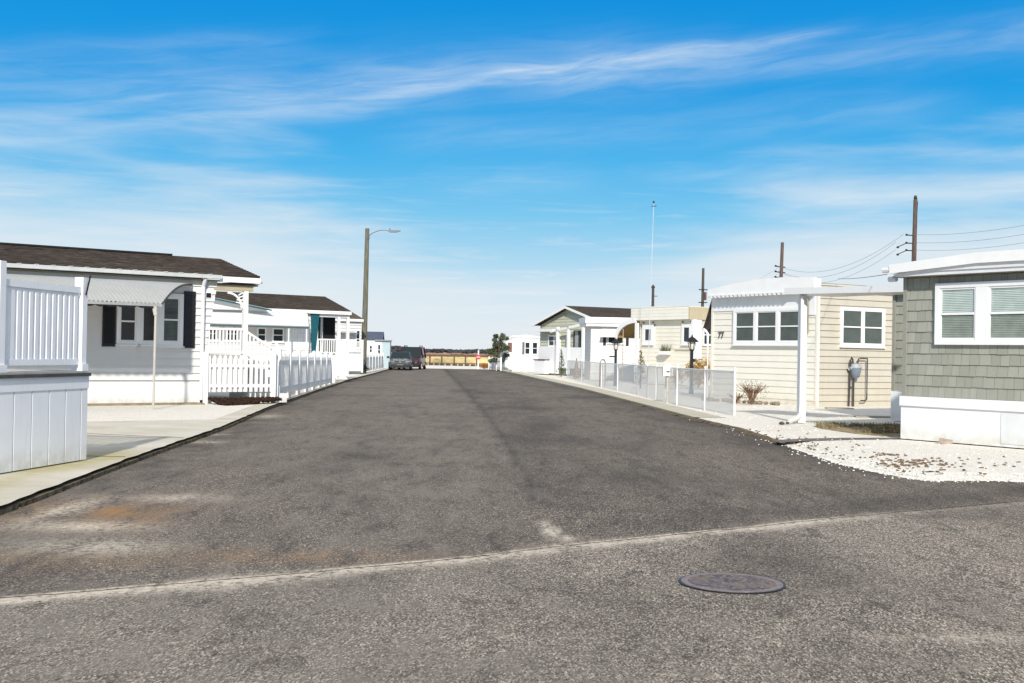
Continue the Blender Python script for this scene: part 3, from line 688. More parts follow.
# ------------------------------------------------------------------ houses: long gabled type on the left
def long_house(root, left, wall_end, depth, eave, ridge, roof_l, roof_r, wallm, roofm, ridge_y, wz0=0.60, skirt=True, lap=0.2, wall_top=None, skirt_mat=None):
    wt = wall_top or eave - 0.05
    mb = MB(); siding(mb, 'x', 0, left, wall_end, wz0, wt, lap)
    mb.box(left, wall_end - 0.01, 0.005, depth, wz0 - 0.05, wt)
    gy = depth / 2
    mb.prism([(0.02, wt), (depth, wt), (ridge_y, ridge - 0.12)], left, wall_end - 0.012, 'x')
    mb.build('wall', wallm, root)
    if skirt:
        mb = MB(); ribbed(mb, 'x', 0.02, left, wall_end, 0.02, wz0, 0.2, 0.012, 0.012); mb.box(left, wall_end - .012, 0.04, depth, 0.0, wz0 - 0.06); mb.build('skirting', skirt_mat or WHITE, root)
    t = 0.07; mb = MB()
    far = 2 * ridge_y + 0.2
    mb.prism([(-0.16, eave - 0.03), (ridge_y, ridge - t), (far, eave - 0.05), (far, eave + 0.02), (ridge_y, ridge), (-0.16, eave + 0.045)], roof_l, roof_r, 'x')
    rf = mb.build('roof', roofm, root)
    # shingle courses as thin steps
    sc = MB(); n = 15
    for k in range(n):
        a = k / n; b = (k + 1) / n
        y0 = -0.16 + (ridge_y + 0.16) * a; y1 = -0.16 + (ridge_y + 0.16) * b; z0 = eave + 0.045 + (ridge - eave - 0.045) * a; z1 = eave + 0.045 + (ridge - eave - 0.045) * b
        x = roof_l
        while x < roof_r:
            wd = random.uniform(0.25, 0.5); e = min(x + wd, roof_r); th = random.uniform(0.008, 0.02)
            sc.poly([(x, y0, z0 + th + .004), (e, y0, z0 + th + .004), (e, y1, z1 + 0.004), (x, y1, z1 + 0.004)])
            sc.poly([(x, y0, z0), (e, y0, z0), (e, y0, z0 + th + .004), (x, y0, z0 + th + .004)]); x = e
    sc.build('shingle_courses', roofm, rf)
    return rf

# ---- house 1 left
L1 = thing('mobile_home', 'long white house with brown roof, curved metal awning and black shutters, nearest on the left', 'house', (-7.96, 30.76, LZ), 37.7, 'mobile homes along the street')
rf = long_house(L1, -9.5, 0.0, 4.7, 3.28, 3.93, -9.8, 1.52, WHITESIDE, ROOF, 2.4, 0.60, lap=0.185)
mb = MB(); mb.box(-9.8, 0.10, 2.28, 2.52, 3.93, 3.975); mb.build('ridge_vent', BLACK, rf)
mb = MB(); siding(mb, 'x', -0.002, 0.0, 0.3, 0.78, 3.15, 0.185, right=lambda z: max(0.03, 0.40 - (3.15 - z) * 0.16)); mb.prism([(0.0, 0.7), (0.03, 0.7), (0.37, 3.15), (0.0, 3.15)], 0.0, 0.1, 'y'); mb.build('wing_wall', WHITESIDE, L1)
mb = MB(); mb.box(-9.8, 0.40, -0.30, -0.165, 3.205, 3.30)
for k in range(26): mb.box(-9.7 + k * 0.39, -9.62 + k * 0.39, -0.315, -0.14, 3.30, 3.315)
gt = mb.build('gutter', mat('gutter_metal', (0.50, 0.51, 0.50), 0.4, 0.08, 4), L1)
mb = MB(); mb.tube([(-0.02, -0.23, 3.2), (-0.02, -0.1, 3.0), (-0.02, -0.09, 0.1)], 0.05, 8); mb.build('downspout', WHITE2, L1)
mb = MB(); mb.box(0.401, 1.52, -0.2, -0.165, 3.14, 3.28); mb.box(1.46, 1.525, -0.165, 4.9, 3.12, 3.24)
mb.build('fascia', WHITE, L1)
mb = MB(); mb.box(0.30, 1.40, -0.03, 0.10, 2.93, 3.07); mb.build('porch_beam', TRIMTAN, L1)
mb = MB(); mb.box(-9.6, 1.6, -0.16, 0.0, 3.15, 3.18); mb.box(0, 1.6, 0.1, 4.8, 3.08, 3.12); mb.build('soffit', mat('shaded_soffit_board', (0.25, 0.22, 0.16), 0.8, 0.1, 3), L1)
mb = MB(); wbox(mb, 'x', 0, 0.06, 0.24, 0.0, 0.05, 2.70, 2.86); v_ = mb.build('wall_vent', WHITE, L1)
mb = MB(); wbox(mb, 'x', 0, 0.085, 0.215, 0.045, 0.056, 2.72, 2.84); mb.build('vent_opening', BLACK, v_)
window(L1, 'x', 0, -2.22, -1.66, 1.48, 2.62, 1, 0.075, blind='none')
window(L1, 'x', 0, -1.66, -1.16, 1.48, 2.62, 1, 0.075, hung=False, blind='none')
window(L1, 'x', 0, -1.16, -0.53, 1.46, 2.78, 1, 0.10, blind='dark')
for (a, b, z1) in ((-2.56, -2.24, 2.60), (-0.51, -0.20, 2.86)):
    mb = MB(); wbox(mb, 'x', 0, a, b, 0.03, 0.06, 1.42, z1)
    z = 1.50
    while z < z1 - 0.08:
        mb.poly([(a + .04, -0.075, z), (b - .04, -0.075, z), (b - .04, -0.062, z + .035), (a + .04, -0.062, z + .035)]); z += 0.045
    mb.build('shutter', BLACK, L1)
# tan sill board and soil strip at the foot of the wall
mb = MB(); mb.box(-9.5, -0.1, -0.55, 0.0, 0.0, 0.035); mb.build('foundation_board', mat('foundation_timber', (0.25, 0.20, 0.12), 0.9, 0.3, 5), L1)
# curved corrugated awning
mb = MB(); N = 10
def awn_prof(t): # t 0 at the wall .. 1 outer edge
    return (-0.03 - 2.41 * t, 3.03 - 0.06 * t - 0.56 * t ** 2.2 )
def endx(t): return -0.30 - 1.72 * t
nx_ = 340; cols = []
for k in range(nx_ + 1):
    sx = -8.6 + 8.3 * k / nx_; tm = max(0.0, min(1.0, (-0.30 - sx) / 1.72)); dz = (0, 0.035, 0.035, 0)[k % 4]
    cols.append([(sx, awn_prof(tm * j / N)[0], awn_prof(tm * j / N)[1] + dz) for j in range(N + 1)])
for A, B in zip(cols, cols[1:]):
    for j in range(N): mb.poly([A[j], B[j], B[j + 1], A[j + 1]])
aw = mb.build('awning', ALU, L1)
mb = MB(); y1, z1 = awn_prof(1)
mb.box(-8.6, endx(1), y1 - 0.03, y1, z1 - 0.05, z1 + 0.012); mb.build('edge_rail', mat('awning_edge', (0.30, 0.31, 0.31), 0.5, 0.1, 4), aw)
mb = MB(); x = -8.6
while x < endx(1) - 0.1:
    e = x + 0.24; pts_ = [(x, z1 - 0.05), (e, z1 - 0.05)] + [(e - 0.24 * q / 6, z1 - 0.06 - 0.04 * math.sin(math.pi * q / 6)) for q in range(7)]
    mb.prism(pts_, y1 - 0.02, y1 - 0.008, 'y'); x = e
mb.build('valance', BLACK, aw)
mb = MB()   # end rib that follows the curve
mb.tube([(endx(t), awn_prof(t)[0], awn_prof(t)[1]) for t in [j / 10 for j in range(11)]], 0.025, 6); mb.build('end_rib', PIPE, aw)
mb = MB(); mb.tube([(-2.2, -2.5, 0.0), (-2.16, -2.44, z1 - 0.03)], 0.03, 8); mb.tube([(-2.16, -2.44, z1 - .25), (-2.2, -2.42, z1 - .03)], .05, 8); mb.build('awning_post', mat('tan_post', (0.42, 0.40, 0.36), 0.6, 0.1, 3), L1)
# porch: floor, posts, railing, skirting pickets, stairs rail
mb = MB(); mb.box(0.02, 1.38, 0.02, 3.8, 1.17, 1.25); mb.build('porch_floor', DECKT, L1)
mb = MB(); mb.box(1.14, 1.26, -0.04, 0.08, 1.0, 2.93); mb.build('porch_post', WHITE, L1)
mb = MB(); mb.box(0.24, 0.33, 1.6, 1.7, 1.25, 3.08); mb.build('porch_post', WHITE, L1)
mb = MB()
for k in range(7):   # lacy bracket
    a0 = R(90) * k / 7; a1 = R(90) * (k + 1) / 7
    mb.beam((1.12 - 0.42 + 0.40 * math.sin(a0), 0.02, 2.90 - 0.40 + 0.40 * math.cos(a0) - .02), (1.12 - 0.42 + 0.40 * math.sin(a1), 0.02, 2.90 - 0.40 + 0.40 * math.cos(a1) - .02), 0.04, 0.05)
for k in range(4): mb.beam((1.13, 0.02, 2.9 - 0.1 * k), (1.0 - .02 * k, 0.02, 2.72 - 0.06 * k + .1), 0.03, 0.03)
mb.build('bracket', WHITE, L1)
mb = MB(); mb.box(0.05, 1.14, -0.03, 0.03, 1.90, 1.96); mb.box(0.05, 1.14, -0.03, 0.03, 1.30, 1.35)
for k in range(11): mb.box(0.09 + k * 0.097, 0.125 + k * 0.097, -0.02, 0.02, 1.35, 1.90)
mb.build('porch_railing', WHITE, L1)
mb = MB(); mb.beam((1.26, -0.0, 1.86), (2.1, 0.0, 1.38), 0.06, 0.06); mb.beam((1.26, 0, 1.28), (2.1, 0, 0.80), 0.05, 0.05)
for k in range(7):
    x = 1.34 + k * 0.11; zt = 1.86 - (x - 1.26) * 0.571; mb.box(x - .018, x + .018, -0.018, 0.018, zt - 0.55, zt)
mb.box(2.06, 2.16, -0.05, 0.05, 0.1, 1.52); mb.prism([(2.05, 1.52), (2.17, 1.52), (2.11, 1.60)], -0.06, 0.06, 'y'); mb.build('stair_railing', WHITE, L1)
mb = MB()
for k in range(5): mb.box(1.38 + k * 0.22, 1.62 + k * .22, 0.1, 1.3, 0.0, 1.12 - k * 0.22)
mb.build('stairs', WHITE, L1)
mb = MB(); mb.box(0.04, 1.18, -0.075, -0.05, 0.3, 1.16); mb.build('porch_skirting', WHITE, L1)

# mulch bed beside house 1
mb = MB(); 
for k in range(1500):
    t = random.random() ** 1.3; lx = 0.12 + 1.95 * t; ly = -0.2 - random.random() * 1.1 * (1 - 0.8 * t) ; a = R(37.7)
    x = -7.96 + lx * math.cos(a) - ly * math.sin(a); y = 30.76 + lx * math.sin(a) + ly * math.cos(a); r = random.uniform(0.02, 0.05)
    mb.blob((x, y, LZ + random.uniform(0, 0.05) + 0.14 * max(0, 1 + ly)), (r, r, r * .5), 1, .4)
mb.build('mulch', MULCH, kind='stuff', label='dark brown mulch bed under the white porch at the left kerb', category='mulch')

def picket(mb, x0, y0, x1, y1, z0, h, n, wd=0.085, th=0.02, pointed=True):
    dx, dy = x1 - x0, y1 - y0; L = math.hypot(dx, dy); ux, uy = dx / L, dy / L; nx, ny = -uy, ux
    for k in range(n):
        c = L * (k + 0.5) / n; hh = h
        for sgn in (0,):
            a = c - wd / 2; b = c + wd / 2
            P_ = [(a, z0), (b, z0), (b, z0 + hh - (0.06 if pointed else 0)), (c, z0 + hh), (a, z0 + hh - (0.06 if pointed else 0))]
            i = len(mb.v)
            for off in (-th / 2, th / 2):
                for (q, z) in P_: mb.v.append((x0 + ux * q + nx * off, y0 + uy * q + ny * off, z))
            mb.f.append(tuple(i + j for j in range(5))); mb.f.append(tuple(i + 5 + j for j in reversed(range(5))))
            for j in range(5): mb.f.append((i + j, i + (j + 1) % 5, i + 5 + (j + 1) % 5, i + 5 + j))
def picket_fence(label, pts, h=1.15, sp=0.2, post_sp=2.4, wd=0.10, group='white picket fences', z0s=None, post_h=0.08):
    root = thing('picket_fence', label, 'fence', (pts[0][0], pts[0][1], 0), 0, group)
    ox, oy = pts[0][0], pts[0][1]
    for a, b in zip(pts, pts[1:]):
        L = math.hypot(b[0] - a[0], b[1] - a[1]); nb = max(1, round(L / post_sp))
        for k in range(nb):
            t0, t1 = k / nb, (k + 1) / nb
            p = [a[i] + (b[i] - a[i]) * t0 for i in range(3)]; q = [a[i] + (b[i] - a[i]) * t1 for i in range(3)]
            zz = min(p[2], q[2])
            mb = MB(); n = max(2, int(math.hypot(q[0] - p[0], q[1] - p[1]) / sp))
            picket(mb, p[0] - ox, p[1] - oy, q[0] - ox, q[1] - oy, zz + 0.06, h, n, wd)
            for hz in (0.22, h - 0.22): mb.beam((p[0] - ox, p[1] - oy + 0.03, zz + hz), (q[0] - ox, q[1] - oy + 0.03, zz + hz), 0.035, 0.08)
            mb.build('picket_panel', WHITE, root)
        for k in range(nb + 1):
            if k == 0 and a is not pts[0]: continue
            t = k / nb; p = [a[i] + (b[i] - a[i]) * t for i in range(3)]
            mb = MB(); x, y = p[0] - ox, p[1] - oy; mb.box(x - .06, x + .06, y - .06, y + .06, 0.0, p[2] + h + post_h)
            mb.lathe([(0.10, 0), (0.10, 0.02), (0.01, 0.08)], (x, y, p[2] + h + post_h), 4); mb.build('post', WHITE, root)
    return root
bed = MB(); bed.prism([(-7.95, 30.95), (-6.70, 31.95), (-6.75, 34.2), (-7.05, 40.0), (-8.2, 40.0), (-9.2, 34.0)], 0.0, 0.20, 'z'); struct(bed.build('raised_bed', GRAVEL))
picket_fence('white picket fence below the porch rail of the house with the curved awning', [(-7.80, 30.69, 0.32), (-6.30, 31.85, .32)], 0.96, 0.140, 2.2, 0.085)
picket_fence('white picket fence running along the left kerb before the white utility box', [(-6.40, 33.0, 0.20), (-6.92, 40.5, .14), (-7.60, 50.5, 0.08)], 1.20, 0.30, 2.3, 0.12)

# ---- deck at the far left edge of the picture
dk = thing('deck', 'tall white deck with balustrade and vertical panel skirt beside the left sidewalk', 'deck', (-5.26, 14.9, LZ), 0)
dk.rotation_euler = (0, 0, math.atan2(14.9 - 13.11, 0.30) )
# local x runs along the face (towards -x = nearer the camera), face looks to -y ... rotated so that face looks to the street
def dl(): pass
LEN = 3.4; HT = 1.07
mb = MB(); s = -LEN
while s < -1e-3:
    e = min(s + 0.36, 0); mb.box(s + 0.012, e - 0.012, -0.012, 0.02, 0.02, 0.90); s = e
mb.box(-LEN, 0, 0.02, 0.05, 0.02, 0.90); mb.box(-LEN, 0, -0.022, 0.02, 0.90, 1.05)
mb.box(-0.03, 0.0, 0.05, 2.4, 0.02, 1.05)
mb.build('skirt', BLUEWHITE, dk)
mb = MB(); mb.box(-LEN, 0.0, -0.05, 2.4, 1.052, 1.09); mb.build('deck_edge', DECKW, dk)
mb = MB(); mb.box(-LEN, 0.0, 0.0, 2.35, 1.091, 1.115); mb.build('deck_floor', DECKT, dk)
for (px, ph) in ((-0.06, 2.27), (-1.80, 2.34)):
    mb = MB(); mb.box(px - 0.055, px + 0.055, 0.02, 0.13, 1.115, ph); mb.box(px - 0.075, px + 0.075, 0.0, 0.15, 1.115, 1.20)
    mb.build('post', BLUEWHITE, dk)
mb = MB(); mb.box(-1.745, -0.115, 0.04, 0.11, 2.07, 2.15); mb.box(-1.745, -0.115, 0.055, 0.095, 2.03, 2.069); mb.build('top_rail', BLUEWHITE, dk)
mb = MB(); mb.box(-1.745, -0.115, 0.045, 0.105, 1.19, 1.26); mb.build('bottom_rail', BLUEWHITE, dk)
for k in range(13):
    x = -1.68 + k * 0.122
    mb = MB(); mb.box(x - 0.033, x + 0.033, 0.05, 0.10, 1.26, 2.03); mb.build('baluster', BLUEWHITE, dk)
# second side of the balustrade, running back from the corner
mb = MB(); mb.box(-0.10, -0.03, 0.13, 2.3, 2.07, 2.15); mb.box(-0.10, -0.03, 0.13, 2.3, 1.19, 1.25)
for k in range(17): mb.box(-0.09, -0.045, 0.22 + k * 0.125, 0.26 + k * 0.125, 1.25, 2.07)
mb.build('side_balustrade', BLUEWHITE, dk)
for bx_ in (-1.745,):
    mb = MB()
mb = MB(); mb.tube([(0.02, 0.0, 2.30), (-0.02, 0.0, 2.2), (-0.08, 0.0, 2.05)][::-1], 0.012, 6); mb.build('bracket', BLACK, dk)

# ---- house 2 left
L2 = thing('mobile_home', 'white house with brown roof, flat awning and dark teal tapered panel, second on the left', 'house', (-7.77, 57.0, LZ), 37.7, 'mobile homes along the street')
long_house(L2, -9.5, -1.9, 4.7, 3.26, 4.06, -9.8, 0.0, WHITESIDE, ROOF, 2.4, 0.60)
mb = MB(); mb.box(-9.8, 0.02, -0.22, -0.165, 3.12, 3.27); mb.build('fascia', WHITE, L2)
mb = MB(); mb.prism([(-2.05, 3.10), (-1.62, 3.10), (-1.80, 1.25), (-1.98, 1.25)], -0.10, -0.03, 'y'); mb.build('wing_panel', TEAL, L2)
mb = MB(); mb.prism([(-9.3, 3.12), (-2.35, 3.12), (-2.35, 3.02), (-9.3, 3.02)], -0.2, -0.05, 'y')
k0 = len(mb.v); 
mb.poly([(-9.3, -0.2, 3.10), (-2.3, -0.2, 3.10), (-2.62, -0.95, 2.50), (-9.3, -0.95, 2.50)]); mb.poly([(-9.3, -0.2, 3.06), (-2.3, -0.2, 3.06), (-2.62, -0.95, 2.46), (-9.3, -0.95, 2.46)])
mb.poly([(-2.3, -0.2, 3.10), (-2.3, -0.2, 3.06), (-2.62, -0.95, 2.46), (-2.62, -0.95, 2.5)])
aw2 = mb.build('awning', mat('pale_awning_metal', (.62, .63, .62), .45, .05, 3), L2)
mb = MB(); mb.box(-9.3, -2.62, -0.97, -0.94, 2.40, 2.47); mb.build('valance', mat('slate_valance', (0.05, 0.09, 0.10), 0.6, 0.1, 3), aw2)
mb = MB(); mb.beam((-9.3, -0.5, 3.93), (-4.45, -0.5, 3.20), 0.5, 0.05); mb.prism([(-9.3, 3.9), (-4.5, 3.17), (-9.3, 3.1)], -0.5, -0.3, 'y'); mb.build('carport_roof', WHITE2, L2)
mb = MB(); mb.beam((-9.3, -0.78, 3.91), (-4.4, -0.78, 3.17), 0.03, 0.06); mb.build('trim_board', TEAL, L2)
for (a, b) in ((-4.75, -4.3), (-4.0, -3.42), (-6.3, -5.6), (-7.3, -6.6)): window(L2, 'x', 0, a, b, 1.75, 2.4, 1, 0.06, simple=True)
for px in (-3.6, -2.7):
    mb = MB(); mb.tube([(px, -0.9, 0), (px, -0.9, 2.45)], 0.035, 6); mb.build('awning_post', WHITE2, L2)
mb = MB(); ribbed(mb, 'x', 0, -3.3, -2.1, 1.5, 2.5, .15, .015, .04); mb.build('door_panel', WHITE, L2)
# porch
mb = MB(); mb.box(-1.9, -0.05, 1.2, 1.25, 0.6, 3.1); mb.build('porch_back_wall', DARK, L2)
mb = MB(); mb.box(-1.9, -0.05, 1.15, 1.2, 1.0, 2.0); mb.build('porch_back_panel', CURT, L2)
for px in (-0.55, -0.05, -1.72):
    mb = MB(); mb.box(px - .06, px + .06, -0.06, 0.06, 0.2, 3.12); mb.build('porch_post', WHITE, L2)
mb = MB(); mb.box(-0.95, -0.83, 1.0, 1.1, 1.2, 3.1); mb.build('porch_post', WHITE, L2)
mb = MB(); mb.box(-1.9, 0.0, -0.05, 0.05, 2.98, 3.10); mb.build('porch_beam', WHITE, L2)
mb = MB(); mb.box(-1.9, 0.0, -0.03, 0.03, 1.90, 1.96); mb.box(-1.9, 0.0, -0.03, 0.03, 1.28, 1.33)
for k in range(16): mb.box(-1.86 + k * 0.118, -1.82 + k * 0.118, -.02, .02, 1.33, 1.9)
mb.build('porch_railing', WHITE, L2)
mb = MB(); ribbed(mb, 'x', 0.02, -1.9, 0.0, 0.05, 1.22, 0.2); mb.box(-1.9, 0, 0.03, 3, 1.15, 1.22); mb.build('porch_skirting', WHITE, L2)
# meter box / bin enclosure in front
bx = thing('utility_enclosure', 'white waist-high utility box with a grey door standing at the end of the picket fence', 'utility box', (-7.72, 52.6, LZ), 10)
mb = MB(); mb.box(-0.9, 0.02, 0, 0.6, 0, 1.06); mb.box(-0.94, 0.06, -0.04, 0.64, 1.06, 1.12); mb.build('body', WHITE, bx)
mb = MB(); mb.box(-0.86, -0.40, -0.02, 0.0, 0.08, 1.0); mb.build('door', WHITE2, bx)
mb = MB(); mb.box(-0.38, -0.28, -0.025, 0.0, 0.05, 1.02); mb.build('door_gap', GREY, bx)
# ---- house 3 left
L3 = thing('mobile_home', 'white house with olive brown roof and small porch behind the street lamp pole', 'house', (-9.3, 74.0, LZ), 37.7, 'mobile homes along the street')
long_house(L3, -9.5, -0.0, 4.7, 3.36, 4.22, -9.8, 0.0, WHITESIDE, ROOFO, 2.4, 0.6)
mb = MB(); mb.box(-9.8, 0.02, -0.22, -0.165, 3.22, 3.37); mb.build('fascia', WHITE, L3)
window(L3, 'x', 0, -0.42, -0.12, 1.6, 2.7, 1, 0.05, simple=True)
mb = MB(); wbox(mb, 'x', 0, -1.9, -0.5, 0.03, 0.5, 2.45, 2.53); mb.build('door_canopy', GREY, L3)
mb = MB(); mb.box(-2.1, -0.5, -1.02, -0.98, 1.95, 2.0); mb.box(-2.1, -0.5, -1.02, -0.98, 1.33, 1.37)
for k in range(13): mb.box(-2.08 + k * 0.125, -2.03 + k * 0.125, -1.02, -.98, 1.37, 1.95)
mb.build('porch_railing', WHITE, L3)
for px in (-2.1, -0.5):
    mb = MB(); mb.box(px - .05, px + .05, -1.05, -0.95, 0.1, 2.9 if px < -1 else 2.1); mb.build('porch_post', WHITE, L3)
mb = MB(); ribbed(mb, 'x', -1.0, -2.1, -0.5, 0.2, 1.2, 0.12, 0.02); mb.box(-2.1, -.5, -.95, 0, 1.18, 1.25); mb.build('porch_skirting', WHITE, L3)
# ---- house 4 left
L4 = thing('mobile_home', 'small white home with blue-grey roof and pale blue end panel beside the parked cars', 'house', (-10.35, 102.0, LZ), 4, 'mobile homes along the street')
long_house(L4, -2.1, -0.68, 4, 2.42, 3.1, -2.4, -0.6, WHITESIDE, ROOFB, 1.5, 0.3, lap=.3)
mb = MB(); mb.box(-0.68, 0.0, -0.05, 3, 0, 2.3); mb.build('end_panel', PALEBLUE, L4)
mb = MB(); mb.box(-1.3, 0.06, -0.25, 3, 2.3, 2.40); mb.build('flat_roof', GREY, L4)
window(L4, 'x', 0, -1.75, -1.5, 1.3, 1.9, 1, 0.04, simple=True); window(L4, 'x', 0, -1.05, -0.80, 1.1, 2.0, 1, 0.04, simple=True)
picket_fence('white picket fence along the left kerb between the lamp pole and the parked cars', [(-9.75, 80, 0.08), (-10.25, 92, 0.08), (-10.6, 99, .08)], 1.15, 0.5, 3.0, 0.26)

# ------------------------------------------------------------------ right side houses: flat-roofed trailers with a shallow arched fascia
def trailer(root, Wd, Ln, zt, wall1, wall2, z0=0.0, arch=0.14, fas=WHITE, fas_h=0.40, lap=0.2, fov=0.12, mid=None):
    mb = MB(); siding(mb, 'y', 0, 0.0, Wd, z0, zt, lap); mb.box(0.004, Ln, 0.004, Wd, z0, zt); mb.build('wall', wall1, root)
    mb = MB(); siding(mb, 'x', 0, 0.0, Ln, z0, zt, lap); mb.build('wall', wall2, root)
    mid = mid or Wd / 2
    pts_ = [(-0.1, zt - 0.0), (Wd + 0.1, zt - 0.0), (Wd + 0.1, zt + fas_h), (mid + .5, zt + fas_h + arch), (mid - .5, zt + fas_h + arch), (-0.1, zt + fas_h)]
    mb = MB(); mb.prism(pts_, -fov, -fov + 0.08, 'x'); mb.build('fascia', fas, root)
    mb = MB(); mb.prism([(p[0] + (0.02 if p[0] < mid else -0.02), p[1] - 0.02 if p[1] > zt + .1 else p[1] + 0.02) for p in pts_], -fov + 0.081, Ln, 'x'); mb.build('roof', WHITE2 if fas == WHITE else fas, root)

R4 = thing('mobile_home', 'cream sided home with triple window, number 77 and gas meter, behind the white chain-link fence', 'house', (9.22, 36.21, LZ), 30.8, 'mobile homes along the street')
mb = MB(); siding(mb, 'y', 0, 0.06, 4.78, -0.05, 3.42, 0.195, 0.024); mb.box(0.004, 8, 0.004, 4.9, -0.1, 3.42); mb.build('wall', CREAM, R4)
mb = MB(); siding(mb, 'x', 0, 0.05, 8.0, -0.05, 3.72, 0.195); mb.prism([(0.0, 3.42), (4.9, 3.42), (2.4, 3.85)], 0.05, 8, 'x'); mb.build('wall', CREAM_SHADE, R4, label='cream siding with shade in its tan tone on the side wall facing the cross street')
mb = MB(); mb.box(-0.035, 0.05, -0.035, 0.055, -0.05, 3.42); mb.build('corner_trim', CREAM2, R4)
mb = MB(); mb.box(-0.035, 0.02, 4.78, 4.88, -0.05, 3.42); mb.build('corner_trim', CREAM2, R4)
pts_ = [(-0.12, 3.44), (4.74, 3.44), (4.76, 3.68), (3.7, 3.80), (2.4, 3.91), (1.3, 3.93), (-0.12, 3.87)]
mb = MB(); mb.prism(pts_, -0.30, -0.20, 'x'); fa = mb.build('fascia', WHITE, R4)
mb = MB(); y = 0.9
while y < 4.65:
    mb.prism([(y + .01, 3.385), (y + 0.08, 3.385), (y + 0.10, 3.445), (y - .01, 3.445)], -0.36, -0.19, 'x'); y += 0.20
mb.box(-0.345, -0.20, 0.85, 4.74, 3.445, 3.475); mb.build('corrugated_lip', WHITE2, fa)
mb = MB(); mb.prism([(p[0] * 0.995 + .01, p[1] - 0.015 if p[1] > 3.5 else p[1] + .02) for p in pts_], -0.199, 0.0, 'x')
mb.prism([(-0.03, 3.72), (4.9, 3.72), (2.4, 3.84)], 0.0, 8, 'x'); mb.build('roof', WHITE2, R4)
mb = MB(); mb.box(-0.05, -0.002, 0.40, 4.78, 2.95, 3.40); mb.build('header_panel', WHITE, R4)
mb = MB(); mb.box(-0.05, -0.002, 0.06, 0.39, 2.75, 3.42); mb.build('corner_panel', WHITE, R4)
window(R4, 'y', 0, 0.60, 3.72, 1.84, 3.0, 3, 0.10, 0.14, blind='dark')
window(R4, 'x', 0, 0.90, 2.80, 1.82, 3.02, 2, 0.07, 0.08, blind='dark')
# house number
def digits(root, txt, ax, off, s, z, h, m, flip=False):
    cu = bpy.data.curves.new('house_number', 'FONT'); cu.body = txt; cu.size = h; cu.extrude = 0.01; cu.align_x = 'CENTER'
    tmp = bpy.data.objects.new('tmp', cu); COL.objects.link(tmp)
    me = bpy.data.meshes.new_from_object(tmp.evaluated_get(bpy.context.evaluated_depsgraph_get())); bpy.data.objects.remove(tmp)
    me.materials.clear(); me.materials.append(m); o = bpy.data.objects.new('house_number', me); COL.objects.link(o); o.parent = root
    if ax == 'y': o.location = (off, s, z); o.rotation_euler = (R(90), 0, R(-90))
    else: o.location = (s, off, z); o.rotation_euler = (R(90), 0, 0)
    return o
digits(R4, '77', 'y', -0.05, 4.36, 2.06, 0.30, BLACK)
# downspout behind the carport post, cable elbows
mb = MB(); mb.tube([(-0.16, 0.34, 3.35), (-0.10, 0.34, 3.2), (-0.08, 0.34, 2.2)], 0.035, 6); mb.tube([(-0.2, .62, 3.4), (-0.12, .55, 3.15), (-.08, .36, 3.0)], .03, 6); mb.build('downspout', mat('olive_pipe', (0.25, 0.24, 0.17), 0.6, 0.2, 5), R4)
# gas meter
gm = thing('gas_meter', 'grey gas meter with dark riser pipes on the side wall of the cream house', 'gas meter', (9.22 + 1.34 * 0.859 + 0.16 * 0.512, 36.21 + 1.34 * 0.512 - 0.16 * 0.859, LZ), 30.8)
mb = MB(); prof = [(-0.02, .80), (0.07, .80), (0.13, .86), (0.15, 1.0), (0.16, 1.12), (0.16, 1.15)]
mb.lathe([(0.04, .84), (0.13, .88), (0.16, 1.0), (0.19, 1.12), (0.19, 1.16)], (0.10, 0, 0), 12); mb.build('meter_body', GREYPAINT, gm, True)
mb = MB(); mb.lathe([(0.19, 1.16), (0.20, 1.18), (0.17, 1.26), (0.10, 1.30)], (0.10, 0, 0), 12); mb.tube([(-0.16, 0, 1.14), (0.0, 0, 1.16)], .06, 8); mb.build('meter_dome', mat('meter_light', (0.34, 0.36, 0.38), .4, .1, 5), gm, True)
mb = MB(); mb.tube([(-0.10, 0.05, -0.05), (-0.10, 0, 1.40), (-0.06, 0, 1.48), (-0.01, 0, 1.42), (0, 0, 1.3)], 0.026, 8); mb.lathe([(0.035, .52), (0.045, .56), (.035, .60)], (-.1, 0, 0), 8); mb.lathe([(0.035, .78), (0.045, .84), (.035, .9)], (-.1, 0, 0), 8); mb.build('riser_pipe', PIPE, gm)
mb = MB(); mb.tube([(0.06, 0.02, -0.05), (0.06, 0.02, 0.84)], 0.028, 8); mb.tube([(0.18, 0, 1.24), (0.24, 0, 1.44), (0.34, 0, 1.46), (0.62, 0, 1.46), (0.62, 0, 1.38), (0.62, 0, 0.2), (0.55, 0, .16), (0.36, 0, .16)], 0.022, 8); mb.build('outlet_pipe', PIPE, gm)

# curved dark side awning on the far side of the cream house
ca = thing('side_awning', 'dark curved awning with white downspout on the left side of the cream house numbered 77', 'awning', (9.22, 36.21, LZ), 30.8)
mb = MB(); pr_ = [(4.90, 3.30), (4.98, 3.12), (5.08, 2.86), (5.2, 2.58), (5.34, 2.32)]
for (a, b) in zip(pr_, pr_[1:]): mb.prism([a, b, (b[0] + .03, b[1] + .04), (a[0] + .03, a[1] + .05)], 0.0, 3.0, 'x')
mb.prism([(4.90, 3.2), (5.30, 2.34), (5.22, 2.30), (4.90, 2.45)], 0.05, 3.0, 'x')
mb.build('canopy', mat('dark_brown_canopy', (0.045, 0.035, 0.028), .6, .3, 4), ca)
mb = MB(); mb.tube([(0.0, 5.30, 2.36), (-0.02, 5.16, 2.30), (-0.02, 5.06, 2.2), (-0.02, 5.04, 0.0)], 0.045, 8); mb.build('downspout', WHITE, ca)

